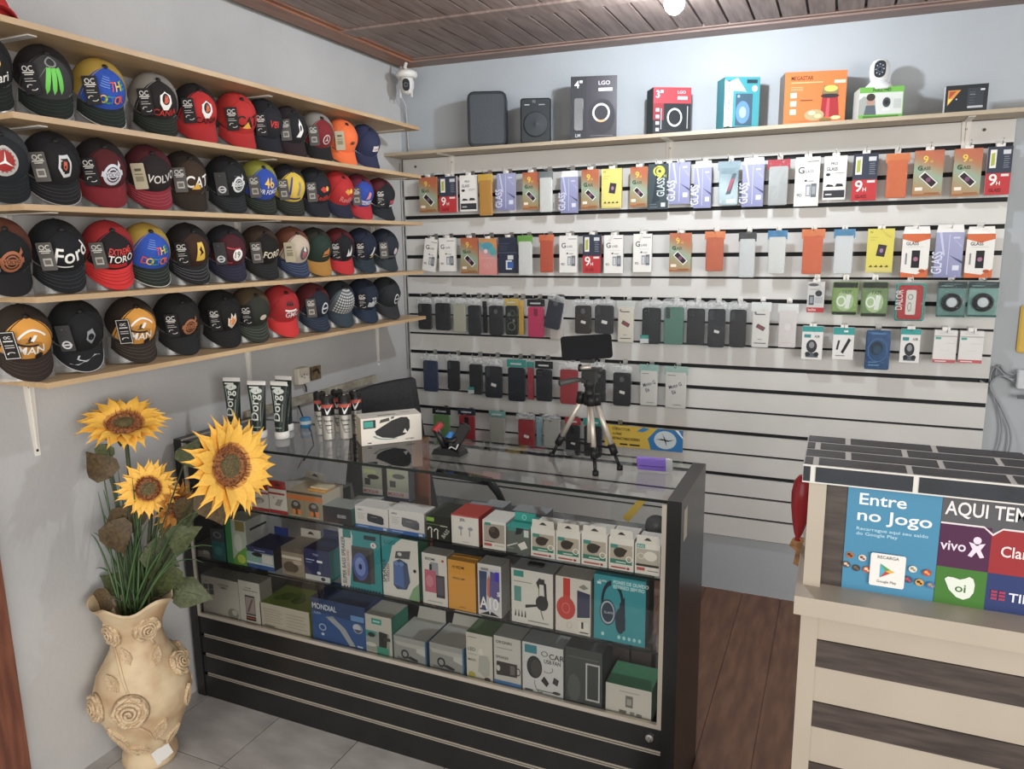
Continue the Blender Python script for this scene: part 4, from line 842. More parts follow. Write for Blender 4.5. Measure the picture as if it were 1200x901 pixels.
MB().lathe([(.026, .03), (.033, .045), (.036, .07), (.034, .092), (.026, .108), (.01, .116), (.001, .117)], 'dde0e2', n=24).build('head', t, smooth=True)
MB().rbox(0, 0, .04, .062, -.004, .004, .018, '20242a', .002).front(-.02, .02, -.031, .031, -.0042, [('e', .5, .46, .28, .2, '3c4450'), ('e', .5, .46, .14, .1, '0c0d10')]+[('e', .5+.34*math.cos(k*PI/4), .47+.3*math.sin(k*PI/4), .05, .032, 'b5bcc4') for k in range(8)]).build('lens_panel', t, (0, -.033, .074), (-.1, 0, -.1))
upright(1, 'boxed_radio', 'black box with orange triangle lying at the right end of the shelf above the panel', 'box', 1109, 1159, 101, TS, -.165, .09, ('23272d', '2c3036', 'cfd0d0'), lambda a: [('p', [(.06, .25), (.06, .82), (.36, .82)], 'd88a20'), ('p', [(.09, .5), (.09, .78), (.26, .78)], 'a8482a'), ('p', [(.07, .3), (.07, .5), (.18, .5)], 'e8d04a'), ('r', .52, .12, .9, .86, '343a42'), ('r', .54, .12, .9, .2, 'b0b5ba'), ('r', .58, .6, .7, .64, '8a9096'), ('r', .82, .76, .92, .82, 'd5d9dc')]+lines(.56, .7, .3, .7, 5, '565e68', .02)+[('r', .25, .45, .28, .5, 'd9dde0')], rz=.06, pxs=1107)

# corner security camera hanging from the ceiling, with aerials and cable
p0 = at(477, 97, 'y', -.13)
t = thing('security_camera', (p0.x, -.13, 2.495), 'white security camera hanging upside down in the ceiling corner', 'camera')
MB().tube([(0, 0, .01), (-.008, -.004, -.012), (.003, -.008, -.022)], .008, 'd8d5ce').tube([(-.03, 0, -.005), (-.022, 0, -.026), (.0, 0, -.024)], .005, 'cfcdc8').build('mount', t, smooth=True)
MB().lathe([(.001, -.02), (.03, -.024), (.05, -.036), (.052, -.05), (.046, -.06), (.036, -.062)], 'dedcd6', n=26).build('base', t, smooth=True)
MB().lathe([(.03, -.06), (.035, -.08), (.033, -.105), (.026, -.125), (.012, -.136), (.001, -.138)], 'd5d3ce', n=22).build('head', t, smooth=True)
MB().rbox(0, 0, .034, .056, -.003, .003, .016, '1e2024', .0015).front(-.017, .017, -.028, .028, -.0032, [('e', .5, .5, .3, .2, '555b62'), ('e', .5, .5, .16, .1, '0c0d10')]).build('lens_panel', t, (.014, -.033, -.098), (.15, 0, .4))
for dx, dy in ((-.036, .0), (.02, .012)): MB().tube([(dx, dy, -.055), (dx, dy-.006, -.15)], .0055, 'd5d3ce').build('aerial', t, smooth=True)
tag(MB().tube([(.05, -.07, 2.37), (.045, -.02, 2.33), (.04, -.006, 2.25), (.045, -.006, 2.09)], .0035, 'b5b5b2', 6).build('cable', smooth=True), 'grey cable running down the corner from the hanging camera to the shelf', 'cable')
cable2 = MB().tube([(.0065, -.03, 2.05), (.0065, -.028, 1.6), (.006, -.03, 1.3), (.006, -.028, .98)], .004, 'b0aeaa', 6).build('cable', smooth=True)
tag(cable2, 'long thin grey cable down the room corner beside the slatted panel', 'cable')

# ================================================================= glass display counter
YF = -1.609; HT = .979; X0, X1 = .022, 1.784; YB = -1.242
dc = thing('display_counter', (0, 0, 0), 'long black display counter with glass front, glass top and goods inside', 'display case')
MB().box(X0, YF, 0, X0+.036, YB, HT, M_BLK).build('side_panel', dc)
MB().box(X1-.038, YF, 0, X1, YB, HT, M_BLK).build('side_panel', dc)
IX0, IX1 = X0+.036, X1-.038
for z0, z1 in ((0, .088), (.1, .166), (.178, .243), (.255, .322)):
    MB().box(IX0, YF+.004, z0, IX1, YF+.02, z1, M_BLK).build('plinth_board', dc)
MB().box(IX0, YF+.014, 0, IX1, YF+.03, .32, '0f0f0f').build('plinth_back', dc)
for z in (.094, .172, .249): MB().box(IX0+.02, YF+.002, z-.006, IX1, YF+.016, z+.006, M_ALU).box(IX0+.02, YF+.0, z-.0015, IX1, YF+.003, z+.0015, '6a6258').build('metal_strip', dc)
MB().box(IX0, YF+.02, .30, IX1, YB, .322, M_BLK).build('bottom_board', dc)
b = MB().box(IX0, YF, .322, IX1, YF+.012, .335, M_ALU).box(IX0, YF, .335, IX0+.008, YF+.012, HT-.01, M_ALU).box(IX1-.012, YF, .335, IX1, YF+.012, HT-.012, M_ALU).box(IX0, YF, HT-.004, IX0+.008, YB, HT+.002, M_ALU)
b.build('metal_frame', dc)
def pane(name, x0, y0, z0, x1, y1, z1, edge='y'):
    b = MB().box(x0, y0, z0, x1, y1, z1, M_GLASS, front=M_GLASSE if edge == 'y' else None); return b.build(name, dc)
b = MB()
b.face([(IX0, YF+.004, HT-.001), (IX1, YF+.004, HT-.001), (IX1, YB, HT-.001), (IX0, YB, HT-.001)], M_GLASS)
b.box(IX0, YF+.001, HT-.009, IX1, YF+.004, HT-.001, M_GLASSE).box(IX0, YB, HT-.007, IX1, YB+.002, HT-.001, M_GLASSE)
b.build('glass_top', dc)
MB().face([(IX0+.008, YF+.006, .335), (IX1-.012, YF+.006, .335), (IX1-.012, YF+.006, HT-.009), (IX0+.008, YF+.006, HT-.009)], M_GLASS).build('glass_front', dc)
ZU, ZM, ZL = .757, .543, .3225
for z in (ZU, ZM):
    b = MB().face([(IX0, YF+.012, z), (IX1, YF+.012, z), (IX1, YB+.02, z), (IX0, YB+.02, z)], M_GLASS).box(IX0, YF+.010, z-.006, IX1, YF+.012, z, M_GLASSE)
    b.build('glass_shelf', dc)
xu = at(494, 560, 'y', YB-.01).x
MB().box(xu-.03, YB-.018, .322, xu+.03, YB, HT-.008, noisy('brown_upright', '7a4026', '8f5030', 6, .5, .05)).build('rear_upright', dc)
MB().lathe([(.011, 0), (.011, .006), (.004, .008)], 'c4c0b8', n=14, mats=[M_STEEL]*2).box(-.002, -.007, .005, .002, .007, .012, M_STEEL).build('lock', dc, (1.715, YF+.004, .29), (PI/2, 0, 0))
MB().box(X1, -1.57, .86, X1+.001, -1.53, .945, 'd8cdb8').build('sticker', dc)

# --- goods inside
YG = YF+.022
TAB = lambda w, h, d, c='dcd8cf': None
def good(pxl, pxr, pyl, zb, dep, cols, shapes, name, label, extra=None, yf=YG, rz=0, grp=None, pyr=None):
    x0 = at(pxl, pyl, 'y', yf).x; x1 = at(pxr, pyr or pyl, 'y', yf).x; z1 = at(pxl, pyl, 'y', yf).z
    w, h = x1-x0, z1-zb
    t = thing(name, ((x0+x1)/2, yf, zb+.0005), label, 'box', grp, (0, 0, rz))
    fr, tp, sd = cols  # top colours of several cartons have shade painted in
    MB().box(-w/2, 0, 0, w/2, dep, h, mat(fr, .35, 0, .1), top=tp, right=sd, left=sd).build('carton', t)
    if shapes: MB().front(-w/2, w/2, 0, h, 0, shapes(w/h)).build('print', t)
    if extra: extra(t, w, h, dep)
    return t
def tab(col, back=False, hh=.024):
    def f(t, w, h, d):
        y = d-.001 if back else .001
        b = MB().prism([(-w*.46, h), (w*.46, h), (w*.44, h+hh), (-w*.44, h+hh)], y, y+.001, col)
        b.face([(-w*.16, y-.0004, h+hh*.4), (w*.16, y-.0004, h+hh*.4), (w*.04, y-.0004, h+hh*.72), (-w*.04, y-.0004, h+hh*.72)], '3a3a38')
        b.build('hang_tab', t)
    return f
U = 'goods on the upper glass shelf'; Mi = 'goods on the middle glass shelf'; Lo = 'goods on the bottom of the display counter'
charger = lambda a: [('r', .06, .2, .94, .8, 'b0a492'), ('r', .06, .2, .94, .34, '2c7a66'), ('r', .08, .68, .36, .8, '2f8a7a'), ('e', .42, .56, .22, .16, '4a4038'), ('p', [(.2, .6), (.5, .72), (.75, .66), (.6, .44), (.3, .44)], '3a302a'), ('o', .82, .38, .13, .1, .3, 'e6e0d4'), ('r', .3, .24, .7, .28, 'b8d0c4'), ('r', .1, .06, .7, .11, 'b8524c'), ('r', .74, .05, .84, .12, '9c2c28')]
flat_hero = lambda c: (lambda a: [('t', 'HERO', .08, .8, .07, '3a3c40'), ('r', .08, .66, .3, .68, '9a9a96'), ('r', .08, .58, .26, .6, '9a9a96'), ('r', .08, .5, .3, .52, '9a9a96'), ('r', .08, .42, .26, .44, '9a9a96'), ('p', [(.38, .72), (.8, .66), (.86, .56), (.86, .3), (.8, .26), (.4, .34), (.36, .44)], c), ('r', .48, .56, .66, .58, '8a8a88'), ('r', 0, 0, 1, .16, '2a62a8'), ('r', .84, .03, .95, .13, 'b8c4d0'), ('r', .08, .07, .4, .1, '9ab4d4')])
good(292, 313.8, 572, ZU, .1, ('d0cbbf', 'c9c4b8', 'bcb6aa'), lambda a: [('r', 0, 0, 1, .14, 'a82a26'), ('r', 0, .82, 1, .9, 'a82a26'), ('e', .5, .5, .26, .14, '8f8a80'), ('p', [(.3, .3), (.7, .4), (.62, .56), (.34, .5)], 'b0aaa0')], 'adapter_box', 'white and red adapter box, left one of the pair on the upper glass shelf', tab('a8201e', False, .028), grp=U)
good(314.6, 335, 572, ZU, .1, ('d0cbbf', 'c9c4b8', 'd8d2c6'), lambda a: [('r', 0, 0, 1, .14, 'a82a26'), ('r', 0, .78, .9, .86, 'a82a26'), ('p', [(.3, .34), (.6, .3), (.8, .6), (.5, .6)], '98928a'), ('e', .26, .64, .04, .02, '8a2a2a')], 'adapter_box', 'white and red adapter box, right one of the pair on the upper glass shelf', tab('a8201e', False, .028), grp=U)
ob = lambda a: [('r', 0, .9, 1, .98, '4a4030'), ('r', 0, .68, 1, .86, 'c26a20'), ('e', .5, .44, .28, .2, '4a443c'), ('e', .5, .5, .14, .08, '8a8a86'), ('p', [(.3, .1), (.3, .3), (.44, .3), (.5, .2), (.58, .3), (.8, .3), (.8, .1)], 'd8781c'), ('p', [(.46, .1), (.62, .1), (.58, .28), (.5, .26)], '5a3a24'), ('r', .14, .04, .8, .07, 'b8ac98')]
good(335.6, 355.6, 574, ZU, .11, ('8f8468', 'b9a98a', '8a7f66'), ob, 'lamp_box', 'olive and orange lamp box, left one of the pair', None, grp=U)
good(356, 377, 577, ZU, .11, ('8f8468', 'b9a98a', 'cfc4ac'), ob, 'lamp_box', 'olive and orange lamp box, right one of the pair', lambda t, w, h, d: MB().box(-w*.5, .02, h, w*.5, .06, h+.006, 'd8941c').box(-w*.45, .03, h+.006, w*.5, .07, h+.012, 'd8c8a0').build('folded_flap', t), grp=U)
good(378, 411.5, 592, ZU, .08, ('1c1716', '8f948e', '2b8a84'), lambda a: [('r', .02, .04, .5, .14, '8a3024'), ('t', '8080', .5, .36, .2, 'a8a8a8', 'l', 0, 1.1), ('p', [(.0, .0), (.6, .0), (.0, .5)], '3a1c18')], 'clock_box', 'black box with pale digits on the upper glass shelf', None, grp=U)
good(415.7, 454.3, 592, ZU, .07, ('cfcac4', 'd5d1ca', 'b8b2aa'), flat_hero('23252b'), 'receiver_box', 'white and blue box with a black receiver picture', None, grp=U)
good(455.3, 496.5, 596, ZU, .07, ('cfcac4', 'dad6cf', 'c9c4bc'), flat_hero('55585c'), 'receiver_box', 'white and blue box with a dark grey receiver picture', None, grp=U)
good(499, 527, 603, ZU, .12, ('26271f', '33352c', '2a2b24'), lambda a: [('r', .02, .76, .34, .92, '7fb02a'), ('o', .16, .4, .1, .12, .4, 'd8d5cc', 0, 3.4), ('r', .2, .06, .24, .4, 'd8d5cc'), ('o', .42, .36, .1, .12, .4, 'd8d5cc', 0, 3.4), ('r', .46, .04, .5, .36, 'd8d5cc'), ('t', 'BASS', .74, .1, .16, 'b8b5ac', 'l', .9, .9), ('r', .02, .62, .8, .66, '5a6a3a'), ('r', .6, .6, .9, .63, 'c9c6bc')], 'earphone_box', 'dark olive earphone box with white earbuds printed on it', None, grp=U)
good(528.7, 560.5, 602, ZU, .1, ('d5d0c8', 'b83a30', 'a83028'), lambda a: [('t', 'JBL', .3, .8, .09, '4a4a4e', 'l', 0, 1.3), ('e', .34, .56, .09, .06, '8f929a'), ('r', .33, .3, .37, .55, '8f929a'), ('e', .7, .56, .09, .06, '8f929a'), ('r', .65, .3, .69, .55, '8f929a'), ('r', .4, .08, .64, .1, 'a8a49c'), ('r', 0, .96, 1, 1, 'c03a30')], 'earphone_box', 'white earphone box with red top and red side', None, grp=U)
good(565.3, 592.5, 609, ZU, .09, ('dad6cc', 'dedad0', 'cfcac0'), lambda a: [('r', .06, .24, .94, .9, 'a3988a'), ('e', .5, .6, .24, .22, '3c302a'), ('e', .42, .7, .12, .1, '54463c'), ('r', .1, .84, .36, .94, '2f8a7a'), ('r', .06, .1, .4, .2, 'b8524c'), ('r', .5, .12, .94, .18, 'c4bdb0'), ('r', .1, .26, .5, .28, '3a3a38')], 'gadget_box', 'white box with a brown gadget picture, left of the teal-topped box', None, grp=U)
def tealtop(t, w, h, d): MB().box(-w*.5, -.001, h*.98, w*.5, d, h+.002, '0f9c90').prism([(-w*.46, h), (w*.5, h), (w*.5, h+.028), (-w*.4, h+.028)], d*.5, d*.5+.001, '12a094').front(-w*.4, w*.4, h, h+.028, d*.5, [('o', .5, .5, .12, .3, .3, '8ad4cc')]).build('teal_flap', t)
good(594, 621, 616, ZU, .09, ('5c645c', '0f9c90', '55605a'), lambda a: [('p', [(.36, .7), (.62, .76), (.72, .98), (.42, .98)], '23252a'), ('p', [(.46, .34), (.76, .5), (.9, .26), (.62, .14)], 'd8d5cc'), ('p', [(0, .26), (.46, .42), (.46, .38), (0, .2)], 'c9c6bc'), ('r', .74, .66, .94, .92, 'c4c9c2'), ('r', .04, .84, .4, .96, '2f8a80'), ('r', .04, .16, .3, .18, '9aa09a')], 'adapter_box', 'grey adapter box with a raised teal flap', tealtop, grp=U)
for i, (l, r, ty) in enumerate(((622, 650.4, 617.5), (651.5, 680, 621.5), (681.6, 712, 624.5), (713.6, 743, 629))):
    good(l, r, ty, ZU, .09, ('dad6cc', 'dedad0', 'cfcac0'), charger, 'charger_box', ['white charger box with tab, first right of the teal-topped box', 'white charger box with tab, second right of the teal-topped box', 'white charger box with tab, third right of the teal-topped box', 'white charger box with tab, fourth right of the teal-topped box'][i], tab('d5d0c6'), grp=U)
good(744.5, 774, 636, ZU, .09, ('dad6cc', 'dedad0', 'cfcac0'), lambda a: [('r', .06, .86, .4, .99, '2f8a7a'), ('t', 'EVO', .1, .88, .08, 'cfe4dc'), ('r', .05, .34, .96, .84, 'b0a89a'), ('e', .62, .62, .26, .16, 'd8d2c6'), ('o', .24, .6, .14, .1, .2, 'dad4c8'), ('r', .05, .26, .96, .34, '3a302a'), ('r', .08, .12, .4, .22, 'b8524c'), ('r', .5, .12, .94, .15, '8a8a84')], 'charger_box', 'white box with a mouse-like gadget picture at the right end of the upper glass shelf', tab('d5d0c6'), grp=U)
# back of the upper shelf
good(424, 447, 546, ZU, .04, ('a8ab98', '8a8c80', '5a5c60'), lambda a: [('r', .06, .78, .7, .92, 'b8c48a'), ('e', .55, .68, .3, .08, '3a2c2c'), ('r', .12, .4, .4, .62, '3a3c40'), ('r', 0, .12, 1, .3, 'd8cfcc'), ('t', 'MICROLAB', .04, .15, .1, 'b8242c', 'l', 0, .8), ('r', 0, 0, 1, .1, '2c345a')], 'memory_card_pack', 'pale memory card pack with red lettering at the back, left one of two', None, yf=-1.33, grp=U)
good(453, 478, 549, ZU, .04, ('b8bba8', '8a8c80', '5a5c60'), lambda a: [('r', .06, .78, .3, .92, 'b8c48a'), ('e', .55, .78, .3, .08, '6c6c6c'), ('r', .12, .42, .4, .62, '5a5c60'), ('r', 0, .12, 1, .3, 'd8cfcc'), ('t', 'MICROLAB', .04, .15, .1, 'c83a40', 'l', 0, .8), ('r', 0, 0, 1, .1, '2c345a')], 'memory_card_pack', 'pale memory card pack with red lettering at the back, right one of two', None, yf=-1.33, grp=U)
good(340, 372, 564, ZU, .05, ('c9c6bc', 'b8b5aa', 'a8a59a'), lambda a: lines(.1, .8, .3, .7, 3, '7a7a76', .03), 'paper_box', 'slanted white paper box with a tall tab behind the lamp boxes', tab('cfcabc', True, .03), yf=-1.44, rz=-.25, grp=U)
good(380, 398, 572, ZU, .06, ('3a3c42', '54565c', '2c2e33'), lambda a: [('r', .1, .6, .8, .7, '7a7c80')], 'dark_box', 'small dark box at the back of the upper glass shelf', None, yf=-1.42, grp=U)
good(414, 442, 585, ZU, .05, ('8a9490', 'a9b0aa', '5a6a6a'), None, 'flat_box', 'flat grey box lying behind the receiver boxes', None, yf=-1.45, rz=.2, grp=U)
for i, (l, r, ty) in enumerate(((544, 562, 594), (567, 590, 592), (600, 640, 598))):
    good(l, r, ty, ZU, .06, ('7a7d80', '8f9294', '6a6c70'), None, 'flat_box', ['flat grey box behind the white and red earphone box', 'flat grey box behind the brown gadget box', 'long flat grey box behind the first charger boxes'][i], None, yf=-1.44, grp=U)

# middle shelf
good(230, 245, 637, ZM, .08, ('a8a49a', '6a6a66', '8a867c'), lambda a: [('r', 0, .5, 1, 1, '4a4c48'), ('r', .5, .3, .9, .6, 'c9c4b8')], 'small_box', 'small grey box at the left end of the middle glass shelf', None, grp=Mi)
good(246, 261.5, 618, ZM, .1, ('2a6f70', '4a4c5a', '2a5a5c'), lambda a: [('r', 0, .6, 1, 1, '4a4e58'), ('o', .5, .8, .3, .1, .3, '8a8c90'), ('e', .5, .3, .3, .14, '3f8f90')], 'small_box', 'narrow teal box left of the bright green box', None, grp=Mi)
good(262.7, 286.5, 607, ZM, .11, ('b8bcb0', 'a8b09c', 'c4c4bc'), lambda a: [('r', 0, 0, .3, 1, '2f8f4a'), ('p', [(.3, 0), (1, 0), (1, .44), (.6, .3), (.3, .1)], '5aa02c'), ('e', .7, .14, .2, .1, 'b8c82a'), ('r', .5, .76, .94, .98, '8a7a30'), ('e', .6, .5, .2, .2, 'd0d2c8')], 'bulb_box', 'green and grey bulb box behind the big sunflower', lambda t, w, h, d: MB().box(w*.5+.0002, .02, h*.75, w*.5+.0008, d-.01, h*.8, '3a3c40').build('stripe', t), grp=Mi)
good(288, 319.5, 639, ZM, .12, ('8fa4a4', '2b315e', '4a4a52'), lambda a: [('r', 0, .76, 1, 1, '2a3160'), ('r', 0, 0, 1, .2, '26508c'), ('p', [(0, .2), (.5, .2), (.5, .6), (0, .7)], '7fa89a'), ('e', .42, .66, .22, .1, '23252a'), ('r', .58, .3, .96, .7, 'c4c4bc'), ('r', .3, .84, .7, .88, '9aa4c4'), ('p', [(0, .2), (1, .2), (1, .26), (0, .3)], 'b8c8cc')], 'gadget_box', 'navy-topped box with a pale desk scene, middle glass shelf', lambda t, w, h, d: MB().box(-w*.3, d-.002, h, w*.2, d, h+.03, '2b3a80').build('hang_tab', t), grp=Mi)
good(329, 355, 640, ZM, .1, ('8a7c68', 'a8a294', '2a7a7a'), lambda a: [('r', 0, .84, 1, 1, '5a5248'), ('r', .02, .6, .9, .7, 'c4bcae'), ('e', .4, .3, .34, .2, '4c4034'), ('e', .7, .5, .2, .08, 'a89c88'), ('r', .1, .1, .6, .14, '6a5c4a')], 'camera_box', 'brown photographic box with a white tab, left of the navy box', tab('bab5a8', True, .03), grp=Mi)
good(356, 385, 642, ZM, .1, ('1f2a58', '222c5c', '1c8a88'), lambda a: [('t', 'TWS', .34, .8, .07, '9ab4d8'), ('r', .06, .64, .4, .67, 'a8b8d8'), ('r', .06, .56, .3, .58, '8a9cc4'), ('r', .5, .6, .72, .67, 'dfe2ea'), ('e', .56, .26, .08, .05, 'c9ccd4'), ('r', .7, .1, .73, .6, '10142c'), ('r', 0, 0, 1, .17, 'b8bab4'), ('e', .72, .08, .09, .06, '10142c')], 'earphone_box', 'navy box with teal side and a thin microphone picture', tab('1c2858', True, .03), grp=Mi)
sp_print = lambda a: [('p', [(0, 0), (.22, 0), (.3, .55), (.34, .9), (.3, 1), (0, 1)], 'd0ccc4'), ('p', [(.1, 1), (.3, 1), (.3, .86), (.1, .86)], '1f7a78'), ('t', 'SUPER BASS SPEAKER', .14, .06, .07, '3a3c44', 'l', PI/2, .85), ('t', 'WIRELESS SOUND', .23, .2, .045, 'a8503c', 'l', PI/2, .85), ('r', .3, .14, .84, .74, '4c4a48'), ('r', .3, .12, .74, .7, '3c3a3a'), ('e', .5, .4, .19, .24, '4a5c9c'), ('e', .5, .4, .13, .16, '7a8cc8'), ('e', .5, .4, .04, .05, '2a3060'), ('r', .62, .88, .9, .95, '1a3038'), ('e', .84, .8, .07, .05, 'd8d0c8'), ('t', '4', .81, .775, .05, 'b8302c')]+[('r', x/14, 0, x/14+.03, .03, '14262c') for x in range(1, 14)]
good(396.5, 444.5, 618.6, ZM, .06, ('1a8d90', '16787c', '147074'), sp_print, 'speaker_box', 'teal speaker box with a round blue speaker cone picture', None, grp=Mi)
good(446.5, 489, 627.5, ZM, .06, ('d2cec4', '1f8f90', '2f7a5c'), lambda a: [('p', [(0, 1), (.56, 1), (.3, .86), (.2, .6), (0, .4)], '1a8d90'), ('t', 'LGO', .08, .88, .06, '0e5a60', 'l', 0, 1.2), ('t', 'SPEAKER', .1, .22, .07, '2a4a54', 'l', PI/2, 1), ('t', 'WIRELESS', .19, .24, .05, '8a5a48', 'l', PI/2, 1), ('p', [(.4, .78), (.8, .82), (.76, .68), (.36, .66)], '55565a'), ('e', .5, .74, .06, .03, 'c9c6c0'), ('p', [(.3, .2), (.32, .6), (.5, .66), (.7, .6), (.76, .3), (.66, .16), (.4, .14)], '40506e'), ('p', [(.32, .22), (.34, .54), (.58, .54), (.6, .18)], '4c6aa8'), ('e', .4, .58, .07, .04, '6a84b8'), ('e', .54, .58, .07, .04, '6a84b8'), ('p', [(.7, 0), (1, 0), (1, .3), (.84, .2)], '7aa070'), ('e', .9, .5, .04, .03, '2a2c30')], 'speaker_box', 'white and teal box with a tall blue portable speaker picture', None, grp=Mi)
good(494, 523, 647, ZM, .05, ('d0ccc4', 'b0aea8', 'b8b4ac'), lambda a: [('t', 'REDMI', .14, .87, .05, '3a3a3c', 'l', 0, 1.0), ('e', .84, .89, .05, .025, 'b8302c'), ('r', .34, .5, .66, .84, '8f969c'), ('r', .3, .68, .4, .8, '2b2d31'), ('r', .1, .24, .56, .68, 'b85a70'), ('e', .3, .46, .15, .12, 'c87a88'), ('r', .56, .16, .9, .6, '3c3840'), ('r', .6, .22, .86, .56, '55505a'), ('r', .2, .06, .8, .075, '9a9a96')], 'phone_box', 'white phone box with pink and dark phones pictured', None, grp=Mi)
good(524.5, 556.5, 655, ZM, .05, ('d49412', 'd9a01c', 'b87c10'), lambda a: [('t', 'HI REDMI', .16, .84, .055, '5a3c0c', 'l', 0, .8), ('t', 'POCO M4', .18, .62, .04, '3a2808'), ('r', .4, .06, .62, .075, '8a6010')], 'phone_box', 'plain mustard yellow phone box', lambda t, w, h, d: MB().box(-w*.46, d*.5, h, w*.5, d*.5+.002, h+.004, 'a8740c').build('lid_edge', t), grp=Mi)
good(559.5, 587, 659.5, ZM, .06, ('d4d2cc', 'a8a8a4', 'b5b3ae'), lambda a: [('r', .06, .1, .92, .92, 'c4c6cc'), ('p', [(.06, .1), (.34, .1), (.4, .86), (.06, .86)], '3a4a70'), ('p', [(.4, .4), (.54, .34), (.6, .6), (.48, .8), (.4, .7)], 'c46a48'), ('p', [(.5, .4), (.92, .3), (.92, .84), (.54, .88)], '5c5490'), ('r', .74, .7, .92, .88, '4a38c0'), ('t', 'A10', .07, .14, .22, 'ece9e4', 'l', 0, .7), ('t', 's', .82, .42, .12, 'ece9e4'), ('p', [(.08, .02), (.46, .1), (.5, .02)], '23262e'), ('p', [(.9, .02), (.56, .1), (.5, .02)], '23262e'), ('r', .14, .88, .46, .93, '8a8a8a')], 'phone_box', 'phone box with colourful phones and large pale letter and digits', None, grp=Mi)
def lcv(a): return [('r', .06, .86, .3, .97, '2a8a80'), ('r', .06, .76, .5, .78, 'a09c94'), ('r', .07, .4, .24, .68, '4f8f84'), ('r', .66, .5, .8, .88, '3a3a3c'), ('p', [(.6, .8), (.68, .9), (.84, .8), (.86, .5), (.78, .46)], '3a3a3c'), ('p', [(.67, .5), (.68, .78), (.78, .78), (.8, .5)], 'cfcbc2'), ('e', .74, .44, .15, .14, '2c2c30'), ('p', [(.34, .3), (.62, .36), (.62, .4), (.34, .36)], '2c2c30'), ('p', [(.7, .3), (.72, .3), (.78, .14), (.76, .14)], '5a5a58')]+[('p', [(x, .12), (x+.02, .26), (x+.035, .12)], '2c2c30') for x in (.08, .16, .24, .32)]+[('r', .4, .06, .9, .08, '9a968e')]
good(599, 648, 665, ZM, .1, ('d0ccc3', '9a9ea0', 'a09c94'), lcv, 'headset_box', 'white box with a black headset and boom microphone', lambda t, w, h, d: MB().box(-w*.2, d*.3, h, w*.16, d*.5, h+.006, '26282c').build('handle', t), grp=Mi)
good(651, 692.5, 674, ZM, .08, ('cfcabf', 'b5b2aa', 'a8a49a'), lambda a: [('r', .22, .5, .42, .98, 'c2362a'), ('e', .3, .44, .27, .21, 'c2362a'), ('o', .3, .44, .12, .1, .2, 'd8645a'), ('p', [(.62, .3), (.98, .34), (.98, .76), (.62, .8)], '3a3c58'), ('p', [(.66, .86), (.8, .92), (.94, .86), (.8, .82)], '8a867c'), ('r', .66, .06, .96, .24, 'd8d4c8'), ('r', .74, .12, .8, .24, '3a3a38'), ('o', .4, .14, .08, .06, .1, 'a09a90'), ('r', .7, .04, .94, .06, '3a3a38')], 'headphone_box', 'white box with a bright red headphone', None, grp=Mi)
good(696.5, 757.5, 672, ZM, .1, ('26909a', '2a96a0', '6a6e70'), lambda a: [('o', .36, .6, .22, .34, .22, '1e2c38', -.2, 3.4), ('e', .27, .44, .16, .2, '26364a'), ('o', .27, .44, .14, .18, .16, 'a8b0b8'), ('t', 'SLAPX', .2, .42, .035, 'a8b4bc'), ('p', [(.5, .2), (.62, .2), (.6, .72), (.5, .6)], '1e2c38'), ('e', .52, .34, .1, .2, '22303e'), ('r', .34, .84, .94, .98, '2f9ca4'), ('t', 'FONES DE OUVIDO', .38, .9, .05, 'cfe4e4', 'l', 0, .8), ('t', 'ESTEREO SEM FIO', .38, .83, .05, 'cfe4e4', 'l', 0, .8), ('t', 'H-800', .1, .9, .03, 'cfe4e4'), ('e', .18, .1, .03, .03, 'a8d4d4'), ('r', .06, .86, .14, .9, 'c9e0e0')]+[('e', .5+.1*k, .09, .03, .03, '9ad0d0') for k in range(5)], 'headphone_box', 'large teal box with a dark headphone and pale lettering', None, grp=Mi)

# bottom shelf
good(235, 277.5, 673, ZL, .07, ('bdb9ae', 'aaa69c', 'a39f95'), lambda a: [('p', [(x, y), (x+.13, y), (x+.13, y+.13), (x, y+.13)], '4a4c4a') for x, y in ((.05, .5), (.2, .54), (.05, .66), (.2, .68))]+[('t', 'OUTDOOR', .46, .82, .05, '6a6860', 'l', 0, .9), ('t', 'CAMERA', .5, .75, .045, '6a6860', 'l', 0, .9), ('e', .82, .16, .14, .14, '8a8880'), ('e', .86, .2, .07, .07, 'bcb9b0'), ('e', .14, .88, .03, .03, '9a978e')], 'camera_box', 'pale grey box with a four-petal mark at the lower left', None, grp=Lo)
good(278.5, 303, 679, ZL, .06, ('bfbbb0', '9a968c', 'aca89c'), lambda a: [('r', .2, .78, .9, .8, '8a867c'), ('t', 'XIAOMI', .3, .83, .035, '7a766c'), ('r', .28, .22, .74, .68, '4a4446'), ('r', .3, .26, .72, .64, '9a8a88'), ('p', [(.34, .3), (.6, .62), (.66, .6), (.44, .28)], '6c5a5a'), ('r', .28, .1, .74, .2, '23201f'), ('r', .3, .14, .72, .17, 'b05a3a')], 'phone_box', 'narrow white box with an upright phone, bottom left', None, grp=Lo)
good(304, 361, 705, ZL, .14, ('b5ad9c', '748c30', '8aa030'), lambda a: lines(.08, .46, .3, .78, 6, '948c7c', .022)+lines(.54, .94, .26, .74, 5, '948c7c', .022)+[('r', 0, 0, 1, .03, '7a9030'), ('p', [(.7, 0), (1, 0), (1, .14)], '8aa040'), ('r', .08, .12, .3, .17, '6a6658')], 'kettle_box', 'long cream box with a leafy green lid', lambda t, w, h, d: MB().print_([('e', .3, .5, .14, .2, '4c6a1c'), ('e', .48, .6, .12, .16, '56761f'), ('e', .58, .4, .12, .18, '44601a'), ('e', .2, .35, .08, .12, '56761f')], lambda u, v, l: (-w/2+u*w, v*d, h+l), w/d).build('print', t), grp=Lo)
